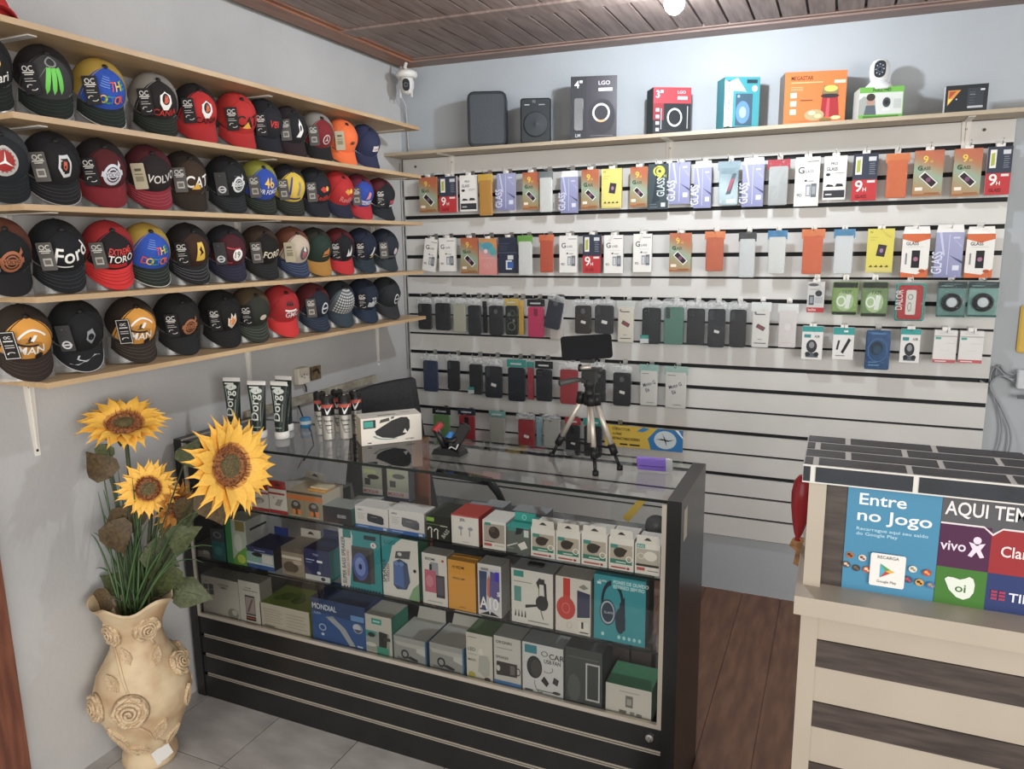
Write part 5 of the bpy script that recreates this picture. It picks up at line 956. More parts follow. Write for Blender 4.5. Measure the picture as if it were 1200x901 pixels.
good(364, 426.5, 699, ZL, .12, ('24508c', '2a3c5c', '203c6c'), lambda a: [('p', [(0, .7), (1, .62), (1, 1), (0, 1)], '223c68'), ('t', 'MONDIAL', .02, .76, .12, 'ccd4dc', 'l', 0, .8), ('t', 'ALISA', .04, .64, .05, '9ab0c4'), ('p', [(.28, .6), (.4, .64), (.62, .44), (.8, .08), (.7, .06), (.52, .38)], '9ca0a2'), ('p', [(.24, .6), (.42, .66), (.42, .6)], '8a8e92'), ('e', .86, .5, .09, .11, '8a96a4'), ('e', .84, .52, .07, .08, 'b8bec4'), ('p', [(.78, .48), (.94, .48), (.86, .4)], '4a505a'), ('r', .74, .66, .98, .78, '5a8cc0'), ('o', .2, .36, .07, .08, .3, '9ab0c8'), ('e', .2, .2, .03, .03, 'c4ccd4'), ('r', .84, .08, .94, .12, 'a8b8c8')], 'hair_iron_box', 'deep blue box with a curved silver hair iron', None, grp=Lo)
good(427.5, 458, 718.5, ZL, .1, ('bcb7ab', 'a29e92', '1f8a72'), lambda a: [('r', .24, .78, .62, .92, '128c78'), ('r', .3, .83, .56, .87, '9accc0'), ('r', 0, .1, .9, .6, '8f948a'), ('p', [(0, .6), (.4, .6), (.4, .48), (.0, .44)], '2f8f80'), ('e', .22, .5, .14, .06, '23252a'), ('p', [(.5, .24), (.78, .2), (.84, .6), (.52, .62)], '2a2826'), ('r', .7, .42, .94, .5, '3a3834'), ('r', .42, .0, .86, .24, '2a8f74'), ('e', .2, .26, .2, .05, 'c4c0b4')], 'phone_holder_box', 'white and green box with a black phone holder', None, grp=Lo)
hp = lambda a: [('r', 0, 0, 1, .8, '8f8f8a'), ('p', [(0, .8), (1, .8), (.9, .62), (.1, .66)], 'b0aea6'), ('o', .34, .34, .12, .18, .4, '2c2c2e'), ('p', [(.4, .2), (.7, .1), (.74, .2), (.5, .3)], '2c2c2e'), ('p', [(.1, .1), (.9, .0), (.9, .1), (.1, .2)], '6a6a66'), ('p', [(.7, .5), (.96, .4), (.96, .7), (.7, .66)], 'bcbab4'), ('r', .96, 0, 1, 1, '2a6f9c')]
good(461, 499, 744, ZL, .13, ('9a9a94', 'b0afa8', '2f6f94'), hp, 'tap_box', 'grey photographic box with white flap, left one of two', lambda t, w, h, d: MB().prism([(-w*.4, h), (w*.5, h), (w*.5, h+.05), (-w*.3, h+.05)], d-.002, d, 'aeaca4').build('hang_tab', t), grp=Lo)
good(503, 543, 752, ZL, .13, ('9a9a94', 'b0afa8', '2f6f94'), hp, 'tap_box', 'grey photographic box with white flap, right one of two', lambda t, w, h, d: MB().prism([(-w*.4, h), (w*.5, h), (w*.5, h+.05), (-w*.3, h+.05)], d-.002, d, 'aeaca4').build('hang_tab', t), grp=Lo)
good(546, 576.5, 740, ZL, .1, ('c4c0b2', '5c7a50', 'a8a496'), lambda a: [('r', .06, .9, .4, .92, '8a8878'), ('t', 'LED', .06, .62, .07, '6a685a'), ('r', .06, .54, .4, .55, '8a8878'), ('t', 'MAXI', .06, .4, .05, '6a685a'), ('p', [(.5, .56), (.62, .56), (.66, .62), (.62, .7), (.52, .7), (.46, .62)], 'd0ccc0'), ('p', [(.44, .2), (.5, .56), (.8, .56), (.9, .46), (.88, .16), (.7, .1)], 'a8a69c'), ('e', .2, .1, .14, .07, 'a8a030'), ('e', .8, .06, .12, .05, '4a4038')], 'bulb_box', 'white bulb box with a sage green lid', None, grp=Lo)
good(578.5, 610, 744, ZL, .09, ('c0bcb4', 'a3a29c', 'a8a49c'), lambda a: [('t', 'OKGNIN', .08, .86, .055, '3a3a3a', 'l', 0, 1.0), ('r', .1, .76, .7, .78, '9a968e'), ('t', 'SPEAKER', .08, .56, .05, '5a5854', 'l', 0, .9), ('p', [(.08, .3), (.1, .5), (.86, .5), (.86, .24), (.1, .22)], '3c3834'), ('e', .16, .36, .07, .06, 'c4c0b8'), ('r', .6, .28, .78, .46, '6a6660'), ('o', .9, .36, .08, .08, .3, '4a4642'), ('r', 0, 0, 1, .12, '3a70a8')], 'speaker_box', 'white and blue box with a flat brown radio speaker', None, grp=Lo)
good(612, 660, 751, ZL, .08, ('c6c6c4', '8f9496', '9a9a98'), lambda a: [('r', .06, .8, .36, .96, '2a7f8c'), ('t', 'CAR', .66, .76, .1, '2a2a2c'), ('t', 'USB FAN', .54, .66, .075, '2a2a2c', 'l', 0, .75), ('e', .3, .54, .19, .22, '2f2e2c'), ('e', .34, .52, .13, .17, '45433f'), ('p', [(.46, .3), (.6, .2), (.66, .28), (.54, .4)], '2f2e2c'), ('p', [(.74, .3), (.86, .26), (.9, .38), (.78, .42)], '3a3a3a'), ('o', .44, .26, .14, .2, .08, '55534f', 3, 5.2), ('r', .36, .1, .8, .115, '55534f'), ('e', .84, .12, .1, .03, '3a3a3a'), ('r', .06, .06, .26, .09, '2a2a2c'), ('o', .55, .84, .08, .05, .2, '3a3a3a'), ('o', .62, .56, .14, .08, .12, '6a6864', 4, 6.8)], 'fan_box', 'white box with a black car fan and bold dark letters', None, grp=Lo)
good(662.5, 706, 757, ZL, .1, ('3f4442', '565a58', '33383a'), lambda a: [('r', .56, .12, .94, .78, 'b8bab6'), ('r', .6, .15, .9, .75, '3c4240'), ('e', .24, .3, .18, .24, '545854'), ('r', .06, .84, .9, .85, '6a6e6a'), ('r', .1, .06, .4, .08, '5a5e5a')], 'case_box', 'dark smoky box with a pale phone outline', None, grp=Lo)
good(710, 764, 799, ZL, .12, ('c2beb2', '2f8a5c', '4f9a74'), lambda a: [('r', .3, .8, .74, .83, '9a968c'), ('r', .44, .32, .6, .7, '6a6862'), ('r', .47, .4, .57, .6, '9a988f'), ('r', .3, .1, .46, .2, '5a5850'), ('r', .54, .1, .64, .2, '7a7870'), ('r', .68, .08, .8, .18, '6a6860')], 'gadget_box', 'white box with an emerald green lid at the bottom right', None, grp=Lo)
good(716, 738, 745, ZL, .06, ('4a3f3a', '5a4c46', '3a302c'), lambda a: [('r', .1, .86, .9, .9, '6a5a54'), ('e', .5, .1, .04, .02, 'b8a89c')], 'dark_box', 'tall dark brown box behind the emerald lid, left one of two', None, yf=-1.43, grp=Lo)
good(740, 764, 750, ZL, .06, ('443a36', '54463f', '3a302c'), lambda a: [('r', .1, .86, .9, .9, '5f504a')], 'dark_box', 'tall dark brown box behind the emerald lid, right one of two', None, yf=-1.43, grp=Lo)
# ================================================================= things on the glass top
GT = HT-.0005
def tube_of_gel(x, y, rz, lab):
    t = thing('gel_tube', (x, y, GT), lab, 'tube', 'gel tubes on the glass top', (0, 0, rz))
    MB().lathe([(.023, 0), (.025, .003), (.025, .022), (.021, .026)], 'e2e0da', n=20).build('cap', t, smooth=True)
    b = MB(); n = 18; k0 = len(b.v); Z = [.026, .05, .09, .13, .165, .186, .1861, .2]
    for i, z in enumerate(Z):
        f = min(1, (z-.026)/.16); rx = .022+f*.013; ry = .021*(1-f)+.0018
        for j in range(n):
            a = 2*PI*j/n; b.v.append((rx*math.cos(a), ry*math.sin(a), z))
    g = b.mi(mat('14231c', .3, 0, .3)); w_ = b.mi(mat('d9d8d2', .4))
    for i in range(len(Z)-1):
        for j in range(n): b.f.append((i*n+j, i*n+(j+1) % n, (i+1)*n+(j+1) % n, (i+1)*n+j)); b.m.append(w_ if i >= 5 else g)
    b.f.append(tuple(range(7*n, 8*n))); b.m.append(w_)
    o = b.build('tube', t, smooth=True)
    def fn(u, v, l):
        z = .03+v*.155; f = min(1, (z-.026)/.16); rx = .022+f*.013; ry = .021*(1-f)+.0018
        x_ = (u-.5)*2*rx*.96; return (x_, -ry*math.sqrt(max(0, 1-(x_/rx)**2))-.0006-l, z)
    MB().print_([('e', .5, .88, .34, .065, 'c9d2cc'), ('t', '150', .5, .855, .05, '1a2c22', 'c', 0, .9), ('t', 'Dorgel', .64, .22, .24, 'd5dad4', 'l', PI/2, .8), ('p', [(.1, .9), (.16, .9), (.4, .2), (.36, .2)], '8fa898'), ('r', .78, .2, .81, .6, '9aaca0'), ('r', .2, .06, .8, .08, '8fa898')], fn, .07/.155, .03).build('print', o)
for px, py, rz, lab in ((276, 506, .2, 'dark green gel tube standing behind the big sunflower'), (305, 512, .25, 'dark green gel tube, second from the left on the glass top'), (331, 513, .1, 'dark green gel tube in front, rightmost of the tubes'), (336, 504, .1, 'dark green gel tube standing behind the rightmost one')):
    p_ = at(px, py, 'z', HT); tube_of_gel(p_.x, p_.y, rz, lab)
def spray(px, py, lab, rz=0):
    p_ = at(px, py, 'z', HT); t = thing('spray_can', (p_.x, p_.y, GT), lab, 'can', 'deodorant cans on the glass top', (0, 0, rz))
    S1, Bk = mat('b9b6ae', .3, .5), mat('1a1817', .35)
    o = MB().lathe([(.018, 0), (.0215, .002), (.0215, .085), (.0215, .112), (.0215, .124), (.0205, .13)], S1, n=22, mats=[S1, S1, Bk, 'b84a3a', Bk]).build('can', t, smooth=False)
    MB().lathe([(.021, .13), (.0215, .145), (.019, .152), (.012, .1535), (.011, .149), (.001, .149)], Bk, n=20).box(-.004, -.01, .149, .004, -.002, .156, '8a8884').build('cap', t, smooth=False)
    def fn(u, v, l): a = (u-.5)*2.2-PI/2; return ((.0217+l)*math.cos(a), (.0217+l)*math.sin(a), v*.125)
    MB().print_([('p', [(.3, .93), (.42, .72), (.52, .72), (.9, 1.0), (.55, .83), (.46, .8)], 'dfe3e3'), ('p', [(.0, .68), (.14, .68), (.5, .2), (.4, .2)], '8a8882'), ('r', .3, .4, .74, .43, '3a3836'), ('r', .4, .28, .8, .3, '5a5652'), ('r', .44, .2, .8, .22, '5a5652'), ('t', 'Rexona', .2, .52, .06, '3a3836')], fn, .4, .1).build('print', o)
for a in ((377, 508, 'spray can with dark cap, back left of the five'), (397, 505, 'spray can with dark cap, back middle of the five'), (418, 507, 'spray can with dark cap, rightmost of the five beside the white box'), (386, 514, 'silver spray can in front, left one of two'), (406, 513, 'silver spray can in front, right one of two')): spray(*a, rz=.6)

# white box with a black portable speaker picture
a, b_, c_ = at(424, 522.8, 'z', HT), at(494.5, 515, 'z', HT), at(416, 514, 'z', HT)
rz = math.atan2(b_.y-a.y, b_.x-a.x); w = (b_-a).length; h = .092
t = thing('boxed_portable_speaker', (a.x, a.y, GT+.0003), 'white box with a slanted black oval speaker picture, standing on the glass top', 'box', None, (0, 0, rz))
MB().box(0, 0, 0, w, .085, h, 'dcd6ca', left='b8a88e', top='d5d0c4').build('carton', t)
MB().front(0, w, 0, h, 0, [('r', .04, .62, .24, .92, '2a2c2e'), ('r', .05, .66, .2, .88, '2f9c8c'), ('p', [(.3, .78), (.32, .9), (.46, .96), (.47, .84)], '4a4442'), ('p', [(.49, .9), (.5, .98), (.55, .99), (.54, .92)], '5a5452'), ('p', [(.22, .5), (.24, .36), (.34, .24), (.52, .18), (.7, .26), (.8, .4), (.8, .8), (.76, .92), (.66, .94), (.5, .84)], '262626'), ('o', .46, .36, .28, .22, .16, '7a9a90', 3.3, 5.2), ('t', 'ALTOMEX', .72, .08, .05, '3a3a3a'), ('p', [(.68, .36), (.72, .5), (.76, .36), (.8, .5), (.8, .3)], 'd8d4cc'), ('r', .1, .06, .16, .1, '4a4a48')]).build('print', t)
MB().print_([('r', .3, .3, .6, .4, '3a3a3a'), ('r', .7, .5, .86, .6, 'a8a49a')], lambda u, v, l: (u*w, v*.085, h+l), w/.085).build('print', t)

# small things at the back corner
p_ = at(345, 505, 'z', HT)
t = thing('tape_roll', (p_.x, max(-1.3, p_.y), GT), 'small blue and white roll behind the gel tubes', 'tape')
MB().lathe([(.018, 0), (.02, .002), (.02, .014), (.02, .026), (.02, .036), (.016, .038)], '2a7fb0', n=20, mats=['2a7fb0', '2a7fb0', 'c9d2d8', '2a7fb0', '2a7fb0']).build('roll', t, smooth=True)

# tripod with a phone
fL, fF, fR = Vector((1.328, -1.335, 0)), Vector((1.512, -1.472, 0)), Vector((1.562, -1.395, 0))
hub = Vector((1.468, -1.395, 0))
hz = at(693, 462, 'y', -1.395).z-HT
t = thing('tripod', (hub.x, hub.y, GT), 'small silver tripod with black joints standing on the glass top', 'tripod')
BK = mat('1b1b1d', .4); SV = mat('cfc6b8', .35, .45)
for f in (fL, fF, fR):
    d = f-hub; top = Vector((d.x*.2, d.y*.2, hz-.02)); foot = Vector((d.x, d.y, .006)); m1 = top.lerp(foot, .68)
    lg = MB().tube([top, m1], .0075, SV, 10).build('leg', t, smooth=True)
    MB().tube([m1.lerp(top, .06), m1.lerp(foot, .34)], .0115, BK, 10).build('leg_clamp', lg, smooth=True)
    MB().tube([m1.lerp(foot, .3), foot], .0055, BK, 8).tube([foot+Vector((0, 0, .008)), foot-Vector((0, 0, .0055))], .009, BK, 10).build('foot', lg, smooth=True)
    MB().tube([top+Vector((0, 0, .022)), top.lerp(m1, .08)], .013, BK, 8).build('leg_hinge', lg, smooth=True)
    q = top.lerp(foot, .70)
    MB().tube([(0, 0, q.z+.004), q], .004, BK, 6).build('brace', t)
MB().tube([(0, 0, hz-.02), (0, 0, hz*.34)], .007, SV, 10).build('centre_column', t, smooth=True)
MB().lathe([(.018, 0), (.019, .02), (.014, .03), (.014, .05), (.017, .055), (.017, .075), (.01, .08)], BK, (0, 0, hz-.03), 16).build('hub', t, smooth=True)
hd = Vector((0, 0, hz+.052))
MB().box(-.02, -.016, hz+.035, .02, .016, hz+.072, BK).box(-.03, -.012, hz+.07, .034, .012, hz+.08, BK).build('pan_head', t)
e = at(656, 449, 'y', -1.47); e = Vector((e.x-hub.x, e.y-hub.y, e.z-GT))
MB().tube([hd+Vector((-.012, -.01, -.008)), e.lerp(hd, .5), e], [.005, .008, .0095], mat('4a4746', .4), 10).build('pan_handle', t, smooth=True)
k_ = at(680, 431, 'y', -1.42); k_ = Vector((k_.x-hub.x, k_.y-hub.y, k_.z-GT))
MB().tube([k_, k_+Vector((.03, .01, .003))], .006, SV, 8).tube([k_-Vector((.004, 0, 0)), k_+Vector((.002, 0, 0))], .011, BK, 10).build('tilt_knob', t, smooth=True)
pc = at(688, 406.5, 'y', -1.40)
clamp = MB().box(-.02, -.004, -.046, .02, .012, -.036, BK).box(-.012, .006, -.04, .012, .012, .03, BK).build('phone_clamp', t, (pc.x-hub.x, pc.y-hub.y, pc.z-GT))
M_PHN = noisy('phone_black', '0d0e13', '12131a', 3, .55, 0); M_PHN.node_tree.nodes['Principled BSDF'].inputs['Specular IOR Level'].default_value = .12
ph = thing('smartphone', (pc.x, pc.y-.006, pc.z), 'black smartphone held sideways on top of the tripod', 'phone', None, (0, -.085, .12))
MB().rbox(0, 0, .148, .070, -.004, .004, .009, M_PHN, .001).build('body', ph)
MB().rbox(0, 0, .142, .064, -.0044, -.0039, .007, M_PHN, .0002).build('screen', ph)

# black jointed holder
p_ = at(527, 531, 'z', HT)
t = thing('phone_holder', (p_.x, p_.y, GT), 'black jointed phone holder clamp with red and blue details lying on the glass top', 'holder')
BK2 = mat('17181a', .35)
MB().prism([(-.05, 0), (.052, 0), (.046, .012), (.01, .024), (-.04, .018)], -.03, .03, BK2).build('base', t)
MB().tube([(-.012, 0, .015), (-.03, -.006, .05), (-.042, -.01, .078)], [.012, .011, .012], BK2, 10).build('arm', t, smooth=True)
MB().tube([(-.042, -.018, .072), (-.036, .012, .09)], .011, 'a8282c', 10).build('red_knob', t, smooth=True)
MB().tube([(.0, -.01, .05), (.004, .012, .062)], .012, '1f6fb0', 10).build('blue_joint', t, smooth=True)
o = MB().rbox(0, 0, .035, .09, -.008, .008, .01, BK2, .002).build('jaw', t, (.038, 0, .06), (0, .55, .2))
MB().tube([(-.012, 0, .03), (.0, -.012, .048), (.02, -.012, .045), (.03, 0, .06)], .009, BK2, 8).build('arm', t, smooth=True)
MB().tube([(-.004, -.022, .012), (.02, -.024, .03), (.034, -.02, .022), (.044, -.024, .04)], .0025, 'b8bcc0', 6).build('chrome_wire', t, smooth=True)

# purple packet and loose clear bag
a, b_ = at(744, 553, 'z', HT), at(786, 556, 'z', HT)
t = thing('packet', ((a.x+b_.x)/2, (a.y+b_.y)/2+.02, GT), 'small clear packet of purple cloth lying on the glass top by the right end', 'packet', None, (.5, 0, .1))
MB().rbox(-.006, .0, .085, .052, -.004, .004, .006, mat('9a74ec', .6), .003).print_([('r', .05, .3, .95, .36, '5438a0')], lambda u, v, l: (-.045+u*.08, -.0045-l, -.02+v*.045), 1).build('cloth', t, (0, 0, .030))
MB().rbox(.042, 0, .022, .05, -.003, .003, .008, mat('d8d6dc', .6), .001).build('white_end', t, (0, 0, .030))
crinkle(-.064, .066, -.03, .032, -.006, M_BAG, 901, .004).build('plastic_bag', t, (0, 0, .030))
p_ = at(728, 548, 'z', HT)
t = thing('clear_bag', (p_.x, p_.y+.01, GT), 'crumpled empty clear bag standing left of the purple packet', 'bag')
crinkle(-.035, .035, .001, .062, 0, M_BAG, 902, .012, 9, 9).build('sheet', t)

# bag of clear parts inside the counter's top right corner
p_ = at(752, 598, 'y', -1.40)
t = thing('parts_bag', (p_.x, -1.40, ZU+.0005), 'clear bag with a yellow ribbon at the right end of the upper glass shelf', 'bag')
crinkle(-.09, .1, 0, .14, 0, M_BAGW, 903, .02, 10, 10).build('sheet', t)
MB().face([(-.05, -.03, .09), (-.03, -.034, .08), (.02, -.034, .15), (.0, -.03, .155)], 'c9a820').build('ribbon', t)
MB().lathe([(.03, 0), (.034, .01), (.03, .03), (.001, .036)], mat('6a6c70', .25), n=20).build('lens', t, (.05, -.012, .075), (PI/2, 0, 0), True)

# ================================================================= office chair behind the counter
q = [at(x, y, 'y', yy) for x, y, yy in ((420, 460, -1.02), (487, 444, -.80), (500, 516, -.80), (412, 545, -1.02))]
t = thing('office_chair', (.62, -.86, 0), 'black office chair with curved arm behind the display counter', 'chair')
base = Vector((.62, -.86, 0))
def slab(b, pts, th, m, nx=8):
    A, B_, C_, D_ = [Vector(p)-base for p in pts]
    # D bottom-left goes down to the seat
    n = (B_-A).cross(D_-A).normalized(); 
    if n.y > 0: n = -n
    for L in (0, 1):
        k = len(b.v)
        for i in range(nx+1):
            v = i/nx
            for j in range(nx+1):
                u = j/nx; p = A.lerp(B_, u).lerp(D_.lerp(C_, u), v)
                e = .02*math.sin(u*PI)+.01*math.sin(v*PI); p = p-n*e*(1 if L else .9)-(n*th if L else n*0)
                b.v.append(tuple(p))
        for i in range(nx):
            for j in range(nx):
                f = (k+i*(nx+1)+j, k+i*(nx+1)+j+1, k+(i+1)*(nx+1)+j+1, k+(i+1)*(nx+1)+j)
                b.f.append(f if L else f[::-1]); b.m.append(b.mi(m))
    N_ = (nx+1)**2; k = len(b.v)-2*N_
    rim = [j for j in range(nx+1)]+[(i)*(nx+1)+nx for i in range(1, nx+1)]+[nx*(nx+1)+j for j in range(nx-1, -1, -1)]+[i*(nx+1) for i in range(nx-1, 0, -1)]
    for i in range(len(rim)):
        a_, c = rim[i], rim[(i+1) % len(rim)]; b.f.append((k+a_, k+c, k+N_+c, k+N_+a_)); b.m.append(b.mi(m))
M_CH = noisy('black_chair_fabric', '17181b', '232427', 90, .8, .2)
bl = q[3].lerp(q[0], -.9); br = q[2].lerp(q[1], -1.5)
b = MB(); slab(b, (q[0], q[1], br, bl), .03, M_CH); b.build('backrest', t, smooth=True)
b = MB(); slab(b, ((.32, -1.08, .47), (.74, -.66, .47), (1.0, -.85, .46), (.58, -1.2, .46)), .05, M_CH); b.build('seat', t, smooth=True)
ar = [at(x, y, 'y', yy)-base for x, y, yy in ((505, 552, -.92), (545, 558, -1.0), (574, 564, -1.08), (584, 578, -1.08), (592, 594, -1.06), (596, 625, -1.0))]
MB().tube(ar, [.016, .016, .017, .014, .012, .012], mat('202124', .4), 10).build('armrest', t, smooth=True)
MB().tube([(-.25, -.2, .62), (-.12, -.3, .6), (-.05, -.28, .45)], .014, mat('202124', .4), 10).build('armrest', t, smooth=True)
MB().tube([(0, 0, .06), (0, 0, .44)], .025, '2a2b2e', 12).build('gas_column', t, smooth=True)
for k in range(5):
    a = k*2*PI/5; o = MB().tube([(0, 0, .09), (.26*math.cos(a), .26*math.sin(a), .06)], [.022, .014], '202124', 8).build('foot', t, smooth=True)
    MB().lathe([(.001, -.012), (.024, -.012), (.026, 0), (.024, .012), (.001, .012)], '1a1a1c', n=14).build('castor', o, (.26*math.cos(a), .26*math.sin(a), .027), (PI/2, 0, a))
# rumpled cloth bag in lilac grey seen under the chair's arm
p_ = at(545, 588, 'y', -.9)
t = thing('folded_cloth', (.80, -.86, .50), 'lilac blue folded cloth lying on the chair seat behind the goods', 'cloth')
MB().prism([(-.16, 0), (.15, 0), (.13, .05), (.02, .07), (-.14, .06)], -.06, .06, noisy('lilac_cloth', '5a5a80', '6f6f98', 30, .9, .4)).build('cloth', t)

# ================================================================= sockets and wiring
def outlet(loc, axis, lab):
    t = thing('wall_socket', loc, lab, 'socket', None, (0, 0, axis))
    MB().rbox(0, 0, .07, .072, -.03, 0, .008, 'cfc6b4', .004).build('housing', t)
    MB().front(-.035, .035, -.036, .036, -.0301, [('e', .28, .5, .05, .05, '2a2826'), ('e', .5, .6, .05, .05, '2a2826'), ('e', .5, .4, .05, .05, '2a2826'), ('e', .75, .55, .04, .04, '2a2826')]).build('socket_holes', t)
    return t
outlet((.0005, -.909, 1.087), -PI/2+PI, 'cream surface socket on the left wall under the lowest shelf')
bpy.data.objects['wall_socket'].rotation_euler = (0, 0, PI/2)
t = thing('wall_plate', (.0005, -.80, 1.082), 'broken brown wall plate with bare wires beside the cream socket', 'plate', None, (0, 0, PI/2))
MB().box(-.034, -.006, -.03, .034, 0, .03, noisy('broken_plate', '4a3a26', '8a7450', 40, .9, .6)).build('plate', t)
MB().tube([(-.02, -.008, .01), (0, -.016, .018), (.02, -.008, -.005)], .003, '2a2018', 6).build('wire', t)
tag(MB().tube([(.006, -.885, 1.055), (.012, -.88, 1.03), (.008, -.875, 1.01)], .0035, '2a2a34', 6).build('cable', smooth=True), 'short dark cable stub hanging under the cream socket', 'cable')
tag(MB().tube([(.006, -.93, .96), (.03, -.93, .9), (.04, -.9, .84), (.05, -.9, .78), (.03, -.95, .72)], .003, '2c2c30', 6).build('cable', smooth=True), 'dark cable hanging on the left wall seen through the counter glass', 'cable')
MBk = MB().box(0, -1.25, .965, .02, -.35, 1.0, noisy('rough_ledge', '8a8270', 'b0a894', 20, .9, .5))
tag(MBk.build('wall_ledge'), 'rough grey ledge along the left wall at counter height', 'ledge')
p_ = at(1198, 445, 'y', -.03)
t = thing('wall_socket', (p_.x+.02, -.0005, p_.z), 'white surface socket on the back wall at the right edge', 'socket')
MB().rbox(0, 0, .075, .075, -.035, 0, .008, 'c4c9cc', .004).build('housing', t)
MB().box(-.03, -.036, -.075, .03, -.03, -.06, '5a6064').build('plug', t)
for k, (pts, lab) in enumerate((([(1190, 440), (1178, 436), (1172, 428), (1168, 432), (1165, 444), (1158, 450), (1148, 446)], 'grey cable from the right socket looping to the panel edge'),
     ([(1190, 445), (1180, 442), (1166, 430), (1160, 446), (1168, 470), (1174, 500), (1170, 525), (1160, 545)], 'grey cable hanging in a wide loop on the right wall, inner one'),
     ([(1188, 447), (1172, 440), (1160, 452), (1172, 475), (1184, 505), (1182, 530), (1170, 560)], 'grey cable hanging in a wide loop on the right wall, outer one'))):
    P3 = [at(x, y, 'y', -.012-.004*k) for x, y in pts]; sm = []
    for i in range(len(P3)-1):
        for s_ in range(4):
            p0_, p1_, p2_, p3_ = P3[max(0, i-1)], P3[i], P3[i+1], P3[min(len(P3)-1, i+2)]; u = s_/4
            sm.append(.5*((2*p1_)+(p2_-p0_)*u+(2*p0_-5*p1_+4*p2_-p3_)*u*u+(3*p1_-p0_-3*p2_+p3_)*u**3))
    tag(MB().tube(sm+[P3[-1]], .0038, '8d9298', 6).build('cable', smooth=True), lab, 'cable')
a = at(1190, 413, 'y', 0); c = at(1196, 357, 'y', 0)
t = thing('wall_notice', (a.x, -.001, a.z), 'yellow notice plate on the back wall cut by the right picture edge', 'sign')
MB().rbox(.11, (c.z-a.z)/2, .22, c.z-a.z, -.004, 0, .012, 'c9a220', .001).build('plate', t)
MB().rbox(.11, (c.z-a.z)/2, .205, c.z-a.z-.015, -.0046, -.003, .01, 'd8b22c', .0003).build('panel', t)

# ================================================================= service counter at the right
KX, KR, KY = 2.089, 3.0, -2.0
t = thing('service_counter', (KX, KY, 0), 'cream and dark striped service counter with raised slab top at the right', 'counter')
B0 = Vector((KX, KY, 0))
def kb(name, x0, y0, z0, x1, y1, z1, m, par=None): return MB().box(x0-KX, y0-KY, z0, x1-KX, y1-KY, z1, m).build(name, par or t)
LZ, TZ = .985, 1.225
kb('side_post', KX, KY, 0, KX+.031, KY+.03, LZ-.036, M_CREAM)
kb('side_panel', KX, KY+.03, 0, KX+.018, -1.66, LZ-.036, M_WHITE)
kb('side_post', KX, KY, LZ, KX+.030, KY+.19, TZ-.034, M_CREAM)
kb('ledge', KX-.012, KY-.055, LZ-.036, KR, -1.60, LZ, M_CREAM)
kb('upper_board', KX+.030, KY+.016, LZ, KR, KY+.03, TZ-.034, M_DKW)
kb('body_back', KX+.018, KY+.016, 0, KR, KY+.03, LZ-.036, M_CREAM)
st = [(.875, .82), (.744, .692), (.612, .56), (.48, .428), (.348, .296), (.216, .164)]
prev = LZ-.036
for a_, c in st:
    kb('cream_board', KX+.031, KY+.006, a_+.001, KR, KY+.016, prev, M_CREAM)
    kb('dark_board', KX+.031, KY+.002, c, KR, KY+.016, a_, M_DKW); prev = c-.001
kb('cream_board', KX+.031, KY+.006, 0, KR, KY+.016, prev, M_CREAM)
MT = mat('d5d2cc', .5)
SX, SY = KX-.012, KY-.012
sl = kb('top_slab', SX, SY, TZ-.034, KR, -1.785, TZ, MT)
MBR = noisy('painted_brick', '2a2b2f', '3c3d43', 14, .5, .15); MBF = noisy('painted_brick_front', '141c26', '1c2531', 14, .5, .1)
rows = 4; ry = (-1.785-SY)/rows
for r_ in range(rows):
    y0 = SY+ry*r_+.005; y1 = SY+ry*(r_+1)-.0045; x = SX+.002-(.075 if r_ % 2 else 0.13)
    while x < KR:
        x0 = max(x, SX+.002); x1 = min(x+.144, KR)
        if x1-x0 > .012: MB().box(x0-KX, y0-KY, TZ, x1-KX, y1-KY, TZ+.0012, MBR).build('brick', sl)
        x += .154
x = SX+.001-.146
for k in range(8):
    x0 = max(x, SX+.001); x1 = min(x+.158, KR)
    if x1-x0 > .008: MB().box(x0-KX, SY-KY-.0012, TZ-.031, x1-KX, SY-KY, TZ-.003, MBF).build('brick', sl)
    x += .167
# blue poster
x0, x1, z0, z1 = 2.156, 2.3075, .982, 1.193; PY = KY+.0155
t2 = thing('poster', (x0, PY, z0), 'sky blue poster with white lettering and a small rounded card, on the service counter', 'poster')
w, h = x1-x0, z1-z0
MB().box(0, -.001, 0, w, 0, h, mat('3a86ab', .35)).build('sheet', t2)
EM = []
for ex, ey, c1, c2 in ((.07, .33, 'a8622c', '3a2a20'), (.21, .32, 'c9c4b8', '8a3a30'), (.04, .24, '5a4a40', 'c9b8a0'), (.15, .22, '3a3a44', '7a5a3a'), (.27, .22, 'b84a2c', 'e0c8a0'), (.76, .285, 'd5cfc0', '8a8a70'), (.91, .27, 'b83a24', 'd8a050'), (.72, .185, '3a4a6a', 'c23a3a'), (.84, .175, 'd8961c', '3a2a20'), (.96, .165, '4a6a9a', 'a88a6a')):
    EM += [('e', ex, ey, .045, .03, c1), ('e', ex-.01, ey+.006, .02, .012, c2), ('e', ex+.016, ey-.008, .014, .009, c2)]
